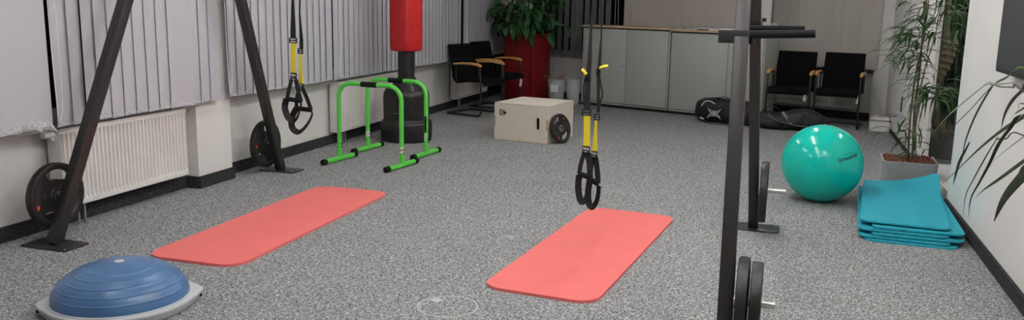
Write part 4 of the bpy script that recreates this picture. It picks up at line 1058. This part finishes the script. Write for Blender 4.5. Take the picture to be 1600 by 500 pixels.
m = MB(); m.tube(smooth_path([(-0.25, -0.162, 0.058), (-0.20, -0.168, 0.042)], 3), 0.010, seg=6); m.tube([(0.19, -0.160, 0.25), (0.22, -0.160, 0.19)], 0.007, seg=6); m.build('pull_tab', M_WHITE, t)
m = MB()
for yy in (-0.06,): m.strap(smooth_path([(-0.10, yy, 0.275), (-0.06, yy, 0.315), (0.0, yy, 0.325), (0.06, yy, 0.31), (0.10, yy, 0.275)], 5), 0.03, V((0, 0, 1)), 0.005)
m.build('handle', M_BAGF, t)
m = MB(); m.strap(smooth_path([(-0.28, -0.16, 0.03), (-0.1, -0.21, 0.006), (0.1, -0.2, 0.006), (0.3, -0.19, 0.006)], 5), 0.03, V((0, 0, 1)), 0.004); m.build('shoulder_strap', M_STRAP, t)

pA, pB = fl(1190, 203), fl(1275, 207)
bcn = (pA + pB) / 2 + V((0.03, 0.19, 0)); ba = math.atan2((pB - pA).y, (pB - pA).x)
t = thing('duffel_bag', 'slack charcoal duffel with grey piping, lying in front of the right armchairs', 'duffel bag', bcn, 0.12)
soft(t, 'bag_body', 0.80, 0.36, 0.25, M_BAGG, 5, sag=0.22, flat=3.0)
m = MB(); m.tube(smooth_path([(-0.30, -0.165, 0.20), (-0.22, -0.18, 0.13), (-0.05, -0.185, 0.085), (0.12, -0.185, 0.06), (0.33, -0.15, 0.05)], 5), 0.0045, seg=6); m.build('piping', M_GREYT, t)
m = MB(); m.strap([(-0.13, -0.12, 0.215), (-0.08, -0.165, 0.145), (-0.02, -0.185, 0.095)], 0.035, V((0, -0.8, 0.5)), 0.004); m.build('strap', M_GREYT, t)
m = MB(); m.tube(smooth_path([(0.12, -0.10, 0.12), (0.2, -0.16, 0.14), (0.28, -0.14, 0.15), (0.36, -0.05, 0.11)], 5), 0.008, seg=6); m.build('handle', M_GREYT, t)
m = MB()
for k in range(2): m.strap(smooth_path([(-0.36, -0.06 + 0.1 * k, 0.16), (-0.30, -0.08 + .1 * k, 0.25), (-0.2, -0.09 + .1 * k, 0.26), (-0.12, -0.08 + .1 * k, 0.17)], 5), 0.03, V((0, 0, 1)), 0.004)
m.build('grab_loop', M_BAGF, t)

# ------------------------------------------------------------------ white domed box
cw = (fl(1359, 204) + fl(1394, 208)) / 2
t = thing('plastic_bin', 'small white plastic box with rounded lid on the floor by the white corner pillar', 'box', (cw.x, cw.y + 0.12, 0), math.radians(-8))
m = MB(); m.prism(rrect(0.24, 0.225, 0.035, 6), 0.0, 0.112, bev=0.003); m.build('box_body', M_WPL, t)
m = MB(); b = bmesh.new(); bmesh.ops.create_cube(b, size=1)
for v in b.verts: v.co = V((v.co.x * 0.24, v.co.y * 0.225, 0.1385 + v.co.z * 0.067))
bmesh.ops.bevel(b, geom=[e for e in b.edges if max(e.verts[0].co.z, e.verts[1].co.z) > 0.1 and not (e.verts[0].co.z < 0.1 and e.verts[1].co.z < 0.1)], offset=0.03, segments=5, affect='EDGES'); m.add(b); m.build('lid', M_WPL, t)
m = MB(); m.box((0, 0, 0.174), (0.05, 0.02, 0.006), bev=0.002); m.build('lid_button', M_GREYT, t)

# ------------------------------------------------------------------ grey planter with bamboo
PZ = 0.235
gA, gB = fl(1388, 252, PZ), fl(1467, 258, PZ)
gx0, gx1, gy0 = gA.x - 0.035, gB.x + 0.012, (gA.y + gB.y) / 2
gW = gx1 - gx0; gD = 0.42; gc = V(((gx0 + gx1) / 2, gy0 + gD / 2, 0))
t = thing('low_planter', 'low grey square planter filled with brown granules behind the teal mats', 'planter', gc, math.radians(-2))
m = MB()
outer = rrect(gW, gD, 0.045, 8); inner = rrect(gW - 0.03, gD - 0.03, 0.033, 8)
def ring_prof(mb, sets):
    rows = [[mb.bm.verts.new((x, y, z)) for x, y in poly] for poly, z in sets]
    for a, b in zip(rows, rows[1:]):
        n = len(a)
        for k in range(n): mb.bm.faces.new((a[k], a[(k + 1) % n], b[(k + 1) % n], b[k]))
    mb.bm.faces.new(rows[0][::-1]); mb.bm.faces.new(rows[-1])
base_ = [(x * 0.93, y * 0.93) for x, y in outer]
ring_prof(m, [(base_, 0.0), (outer, PZ - 0.003), ([(x * .99, y * .99) for x, y in outer], PZ), (inner, PZ), (inner, PZ - 0.05)]); m.build('pot', M_GPLANT, t)
g_ = MB(); rnd = random.Random(11)
g_.box((0, 0, PZ - 0.035), (gW - 0.035, gD - 0.035, 0.03))
for k in range(700):
    x = rnd.uniform(-gW / 2 + 0.028, gW / 2 - 0.028); y = rnd.uniform(-gD / 2 + 0.028, gD / 2 - 0.028); r = rnd.uniform(0.006, 0.011)
    b = bmesh.new(); bmesh.ops.create_icosphere(b, subdivisions=1, radius=r); bmesh.ops.translate(b, vec=(x, y, PZ - 0.018 + rnd.uniform(0, 0.022)), verts=b.verts)
    for v in b.verts: v.co += V((rnd.uniform(-1, 1), rnd.uniform(-1, 1), rnd.uniform(-1, 1))) * 0.002
    vs = [g_.bm.verts.new(v.co) for v in b.verts]; b.verts.index_update()
    for f_ in b.faces: g_.bm.faces.new([vs[v.index] for v in f_.verts])
    b.free()
o = g_.build('clay_granules', M_BARK, t, smooth=False); o['kind'] = 'stuff'
# bamboo-like plant
YP = gc.y - 0.03
t = thing('bamboo_plant', 'tall thin-caned plant with narrow drooping leaves growing in the low grey planter', 'plant', (gc.x, gc.y, PZ - 0.02))
def world_part(mb, name, m_, par): return mb.build(name, m_, par, world=True)
canes = [([(1419, 250), (1421, 200), (1426, 150), (1432, 110), (1444, 55), (1451, 0)], 0.0085, YP), ([(1427, 250), (1430, 190), (1436, 150), (1446, 105), (1460, 60), (1466, 30), (1473, 0)], 0.006, YP - 0.03), ([(1424, 252), (1427, 220), (1429, 170), (1437, 110), (1441, 60), (1447, 10), (1450, -60)], 0.009, YP + 0.03),
         ([(1432, 252), (1430, 215), (1433, 180)], 0.005, YP)]
for P_, r, YY in canes:
    m = MB(); pts = smooth_path([py(x, y, YY) for x, y in P_], 5); m.tube(pts, [r * (1 - 0.4 * i / len(pts)) + (0.0012 if i % 4 == 0 else 0) for i in range(len(pts))], seg=8)
    world_part(m, 'cane', M_CANE, t)
rnd = random.Random(5); lv = MB(); tw_ = MB()
def droop(P0, a, L, w, drp, mb):
    o_ = V((math.cos(a), math.sin(a) * 0.7, 0)); pts = []
    for j in range(8):
        u = j / 7; th_ = 0.5 - drp * u
        pts.append(P0 + o_ * L * u * math.cos(0.6 * drp * u) + V((0, 0, L * (0.35 * u - 0.75 * drp * u * u))))
    for p_ in pts:
        if p_.x > 1.17 and (p_.y < 6.8 or p_.y > 8.1): p_.x = 1.17
    mb.leaf(pts, w, V((-o_.y, o_.x, 0.2)), 0.3)
cl = [(1432, 60, 30), (1425, 85, 26), (1445, 30, 14), (1408, 55, 12), (1440, 95, 22), (1455, 50, 14), (1448, 120, 12), (1424, 130, 8), (1403, 85, 8), (1435, 5, 12), (1461, 25, 12), (1427, 205, 9), (1408, 195, 9), (1418, 215, 7), (1430, 235, 5), (1446, 215, 4)]
for (x, y, n) in cl:
    for k in range(n):
        P0 = py(x + rnd.gauss(0, 9), y + rnd.gauss(0, 10), YP + rnd.gauss(0, 0.08)); a = rnd.choice([PI, PI, 0]) + rnd.gauss(0, 0.8)
        droop(P0, a, rnd.uniform(0.11, 0.23), rnd.uniform(0.013, 0.024), rnd.uniform(0.5, 1.5), lv)
for (x, y, sx, sy, n) in ((1466, 145, 9, 10, 46), (1482, 10, 10, 20, 34)):
    for k in range(n):
        P0 = py(x + rnd.gauss(0, sx), y + rnd.gauss(0, sy), YP + rnd.gauss(-0.1, 0.08)); P0.x = min(P0.x, 1.40)
        droop(P0, rnd.choice([PI, 0]) + rnd.gauss(0, 0.9), rnd.uniform(0.20, 0.34), rnd.uniform(0.016, 0.028), rnd.uniform(0.9, 1.7), lv)
# twigs and long arching leaves read in the photograph
for P_ in ([(1447, 25), (1430, 33), (1410, 42), (1388, 62)], [(1440, 75), (1420, 72), (1400, 78), (1384, 92)], [(1453, 8), (1436, 2), (1420, 15), (1412, 27)], [(1428, 150), (1440, 140), (1452, 128)], [(1424, 190), (1412, 183), (1404, 190)]):
    tw_.tube(smooth_path([py(x, y, YP) for x, y in P_], 3), 0.0022, seg=5)
for P_, w in (([(1438, 24), (1428, 25), (1405, 38), (1390, 48)], .008), ([(1446, 12), (1444, 22), (1440, 32)], .03), ([(1420, 55), (1410, 63), (1400, 75)], .022), ([(1421, 52), (1402, 55), (1386, 66)], .02), ([(1414, 40), (1409, 50), (1402, 66)], .028), ([(1433, 28), (1441, 38), (1446, 46)], .018),
              ([(1424, 45), (1422, 60), (1418, 80)], .02), ([(1463, 27), (1454, 36), (1445, 50)], .024), ([(1432, 83), (1445, 84), (1453, 96), (1458, 112)], .011), ([(1437, 80), (1447, 95), (1449, 108)], .012), ([(1414, 95), (1411, 105), (1405, 118)], .016), ([(1395, 83), (1389, 92), (1385, 100)], .008), ([(1397, 88), (1396, 100), (1397, 110)], .008),
              ([(1408, 58), (1397, 70), (1387, 84)], .013), ([(1415, 185), (1406, 198), (1402, 212)], .018), ([(1402, 190), (1408, 205), (1420, 200)], .014), ([(1434, 195), (1440, 215), (1436, 235)], .01), ([(1440, 200), (1436, 220), (1441, 232)], .01), ([(1446, 222), (1458, 232), (1462, 252)], .01), ([(1420, 235), (1405, 242), (1388, 245)], .012), ([(1422, 238), (1408, 245), (1395, 249)], .012)):
    pp = smooth_path([py(x, y, YP - 0.04) for x, y in P_], 4); lv.leaf(pp, w, V((1, 0, 0.2)) if abs(P_[0][0] - P_[-1][0]) < 14 else V((0.2, 0, 1)), 0.3)
world_part(lv, 'leaves', M_LEAFN, t); world_part(tw_, 'twigs', M_CANE, t)

# palm in the recess
YR = 9.2
t = thing('potted_palm', 'dark palm with a thick ringed beige trunk, seen through the opening in the right wall', 'palm', (1.52, 9.1, 0))
m = MB(); m.lathe([(0.14, 0), (0.17, 0.26), (0.18, 0.27), (0.165, 0.27), (0.15, 0.24)], c=(1.53, 9.15, 0), seg=32); m.build('pot', M_DOORG, t, world=True)
m = MB(); tp = smooth_path([V((1.50, 9.15, 0.24)), py(1460, 135, YR), py(1466, 118, YR), py(1475, 100, YR), py(1482, 80, YR), py(1487, 62, YR), py(1490, 30, YR), py(1490, 0, YR)], 8)
rr_ = []
for i in range(len(tp)): rr_.append(0.064 + 0.010 * abs(math.sin(i * PI / 4.0)) - 0.004 * (i % 2))
m.tube(tp, rr_, seg=20); m.build('trunk', M_TRUNK, t, world=True)
lv = MB(); rnd = random.Random(9)
for k in range(150):
    grp = rnd.choice([0, 0, 1, 1, 1, 2]); 
    if grp == 0: x, y = rnd.uniform(1480, 1510), rnd.uniform(-30, 35)
    elif grp == 1: x, y = rnd.uniform(1458, 1495), rnd.uniform(128, 165)
    else: x, y = rnd.uniform(1495, 1508), rnd.uniform(0, 120)
    Y_ = 8.7 + rnd.uniform(-0.25, 0.3); P0 = py(x, y, Y_)
    L = rnd.uniform(0.18, 0.34); a = rnd.uniform(0, 2 * PI); o_ = V((math.cos(a), math.sin(a), 0)) * 0.35
    pts = [P0 + o_ * L * u + V((0, 0, L * (0.12 * u - 1.0 * u * u))) for u in [j / 7 for j in range(8)]]
    for p_ in pts: p_.x = max(p_.x, 1.44) if p_.y > 8.0 else p_.x
    lv.leaf(pts, rnd.uniform(0.014, 0.03), V((1, 0.2, 0.1)), 0.3)
lv.build('fronds', M_LEAFD, t, world=True)

# dark slot handle on the right wall
m = MB(); p_ = px(1409.5, 163, 1.215); m.box((1.209, p_.y, p_.z), (0.014, 0.022, 0.165), rot('X', 0.03), bev=0.003); tag(m.build('wall_handle', M_TVC), 'thin dark vertical handle on the white wall left of the bamboo canes', 'handle')

# ------------------------------------------------------------------ television
t = thing('television', 'dark flat television mounted on the right wall, cut by the picture edge', 'television', (XR, 4.9, 1.1))
m = MB(); m.box((1.115, 4.72, 1.435), (0.045, 1.12, 0.655), bev=0.006); m.build('casing', M_TVC, t, world=True)
m = MB(); m.box((1.091, 4.72, 1.44), (0.004, 1.09, 0.62)); m.build('screen', M_SCREEN, t, world=True)
m = MB(); m.box((1.16, 4.72, 1.40), (0.05, 0.4, 0.3), bev=0.004); m.build('wall_mount', M_STEEL, t, world=True)

# ------------------------------------------------------------------ foreground strap-leaved plant at the right wall
YF = 4.15
t = thing('strap_leaf_plant', 'plant with long arching strap leaves before the right wall, its pot outside the picture', 'plant', (0.985, 2.75, 0))
m = MB(); m.lathe([(0.13, 0), (0.16, 0.28), (0.17, 0.29), (0.155, 0.29), (0.145, 0.25)], c=(0.99, 2.75, 0), seg=40); m.build('pot', M_GPLANT, t, world=True)
m = MB(); m.lathe([(0.145, 0.245), (0.146, 0.262), (0.01, 0.27)], c=(0.99, 2.75, 0), seg=32); m.build('soil', M_SOIL, t, world=True)
crown = V((1.0, 2.85, 0.86))
m = MB(); m.tube(smooth_path([(0.99, 2.75, 0.25), (0.985, 2.78, 0.5), (1.0, 2.85, 0.86)], 6), 0.022, seg=14); m.build('stem', M_CANE, t, world=True)
leafs = [([(1600, 107), (1572, 121), (1550, 134), (1515, 172), (1480, 208), (1455, 243)], 0.020, M_LEAFG, 'h'),
         ([(1585, 128), (1553, 132), (1541, 131), (1512, 154), (1484, 178), (1462, 203), (1449, 224)], 0.018, M_LEAFDRY, 'h'),
         ([(1556, 131), (1548, 138), (1525, 178), (1508, 222), (1502, 258)], 0.013, M_LEAFBR, 'v'),
         ([(1612, 130), (1600, 138), (1582, 156), (1570, 178), (1564, 203)], 0.034, M_LEAFG, 'v'),
         ([(1612, 172), (1600, 181), (1562, 205), (1525, 236), (1497, 264), (1468, 291)], 0.036, M_LEAFG, 'h'),
         ([(1610, 165), (1600, 168), (1588, 176), (1586, 178)], 0.026, M_LEAFG, 'h'),
         ([(1600, 178), (1578, 200), (1560, 225), (1546, 255), (1530, 285), (1517, 310), (1513, 340)], 0.024, M_LEAFG, 'v'),
         ([(1560, 213), (1543, 240), (1522, 278), (1509, 305), (1504, 342)], 0.009, M_LEAFBR, 'v'),
         ([(1515, 222), (1500, 250), (1494, 270), (1489, 290)], 0.016, M_LEAFBR, 'v'),
         ([(1612, 242), (1600, 250), (1562, 278), (1538, 295), (1524, 309)], 0.046, M_LEAFG, 'h'),
         ([(1620, 250), (1603, 268), (1583, 290), (1566, 315), (1553, 346)], 0.080, M_LEAFG, 'v'),
         ([(1610, 208), (1600, 213), (1575, 232), (1556, 248), (1546, 262)], 0.012, M_LEAFG, 'h'),
         ([(1600, 162), (1590, 172), (1578, 188)], 0.007, M_LEAFBR, 'h')]
for i, (P_, w, m_, o_) in enumerate(leafs):
    n_ = len(P_); pts = []
    for k, (x, y) in enumerate(P_):
        u = k / (n_ - 1); D_ = 3.55 + 0.75 * u * (1.0 if n_ > 4 else 0.4) + 0.03 * (i % 4)
        pts.append(py(x, y, D_) if D_ < 4.9 else py(x, y, D_))
    for p_ in pts: p_.x = min(p_.x, XR - 0.02)
    # carry the blade back to the crown outside the picture
    if P_[0][0] >= 1600: pts = [crown + V((0.02 * math.sin(i), 0.01 * i, 0.02 * (i % 3)))] + [(crown + pts[0]) / 2 + V((0, 0, 0.10 + 0.02 * (i % 3)))] + pts
    pp = smooth_path(pts, 5); mb = MB(); mb.leaf(pp, w * (0.85 if w > 0.06 else 0.72), V((0.35, 0, 1)) if o_ == 'h' else V((1, 0.1, 0.2)), 0.22); mb.build('leaf', m_, t, world=True)
m = MB(); m.tube(smooth_path([py(1556, 134, 3.95), py(1566, 136, 3.9), py(1583, 137, 3.8), py(1600, 144, 3.65), crown], 4), 0.0028, seg=5)
m.tube(smooth_path([py(1556, 217, 3.95), py(1572, 217, 3.85), py(1600, 212, 3.65), crown], 4), 0.0028, seg=5); m.build('stalk', M_LEAFBR, t, world=True)
rnd = random.Random(2)
for k in range(14):   # the rest of the plant, outside the frame
    a = rnd.uniform(PI * 1.25, PI * 1.9); o_ = V((math.cos(a) * 0.5, math.sin(a), 0)); L = rnd.uniform(0.4, 0.7)
    pts = [crown + o_ * L * u + V((0, 0, L * (0.7 * u - 1.2 * u * u))) for u in [j / 9 for j in range(10)]]
    for p_ in pts: p_.x = min(p_.x, XR - 0.03)
    mb = MB(); mb.leaf(pts, 0.035, V((-o_.y, o_.x, 0)), 0.25); mb.build('leaf', M_LEAFG, t, world=True)

# ------------------------------------------------------------------ ring stickers on the carpet
def ringmark(label, c, R, m_, w=0.009, patch=True, pa=2.5):
    m = MB(); seg = 72; rows = []
    for r, z in ((R - w, 0.0008), (R - w, 0.0022), (R, 0.0022), (R, 0.0008)): rows.append([m.bm.verts.new((r * math.cos(k * 2 * PI / seg), r * math.sin(k * 2 * PI / seg), z)) for k in range(seg)])
    for a in range(4):
        for k in range(seg): m.bm.faces.new((rows[a][k], rows[a][(k + 1) % seg], rows[(a + 1) % 4][(k + 1) % seg], rows[(a + 1) % 4][k]))
    if patch: m.box((math.cos(pa) * (R - 0.042), math.sin(pa) * (R - 0.042), 0.0016), (0.055, 0.05, 0.0016), rot('Z', pa + 0.15))
    o = m.build('floor_ring_marking', m_); tag(o, label, 'floor marking', 'pale ring stickers on the carpet'); place(o, c); return o
ringmark('pale ring sticker with a small patch, on the carpet at the bottom centre', (-1.452, 3.592, 0), 0.146, M_RING)
ringmark('faint ring sticker partly under the right red mat', (-1.462, 4.79, 0), 0.146, M_RINGL)
ringmark('very faint ring sticker on the carpet beyond the right hanging handles', (-1.47, 6.12, 0), 0.146, M_RINGL, 0.007)
ringmark('very faint ring sticker left of the blue dome trainer', (-3.40, 3.02, 0), 0.146, M_RINGL, 0.010, False)

# ------------------------------------------------------------------ world and view
w = bpy.data.worlds.new('night'); bpy.context.scene.world = w; w.use_nodes = True
w.node_tree.nodes['Background'].inputs[0].default_value = (0.01, 0.012, 0.016, 1); w.node_tree.nodes['Background'].inputs[1].default_value = 0.3
vs = bpy.context.scene.view_settings
vs.view_transform = 'Standard'; vs.look = 'None'; vs.gamma = 1; vs.use_curve_mapping = False; vs.exposure = 0.0
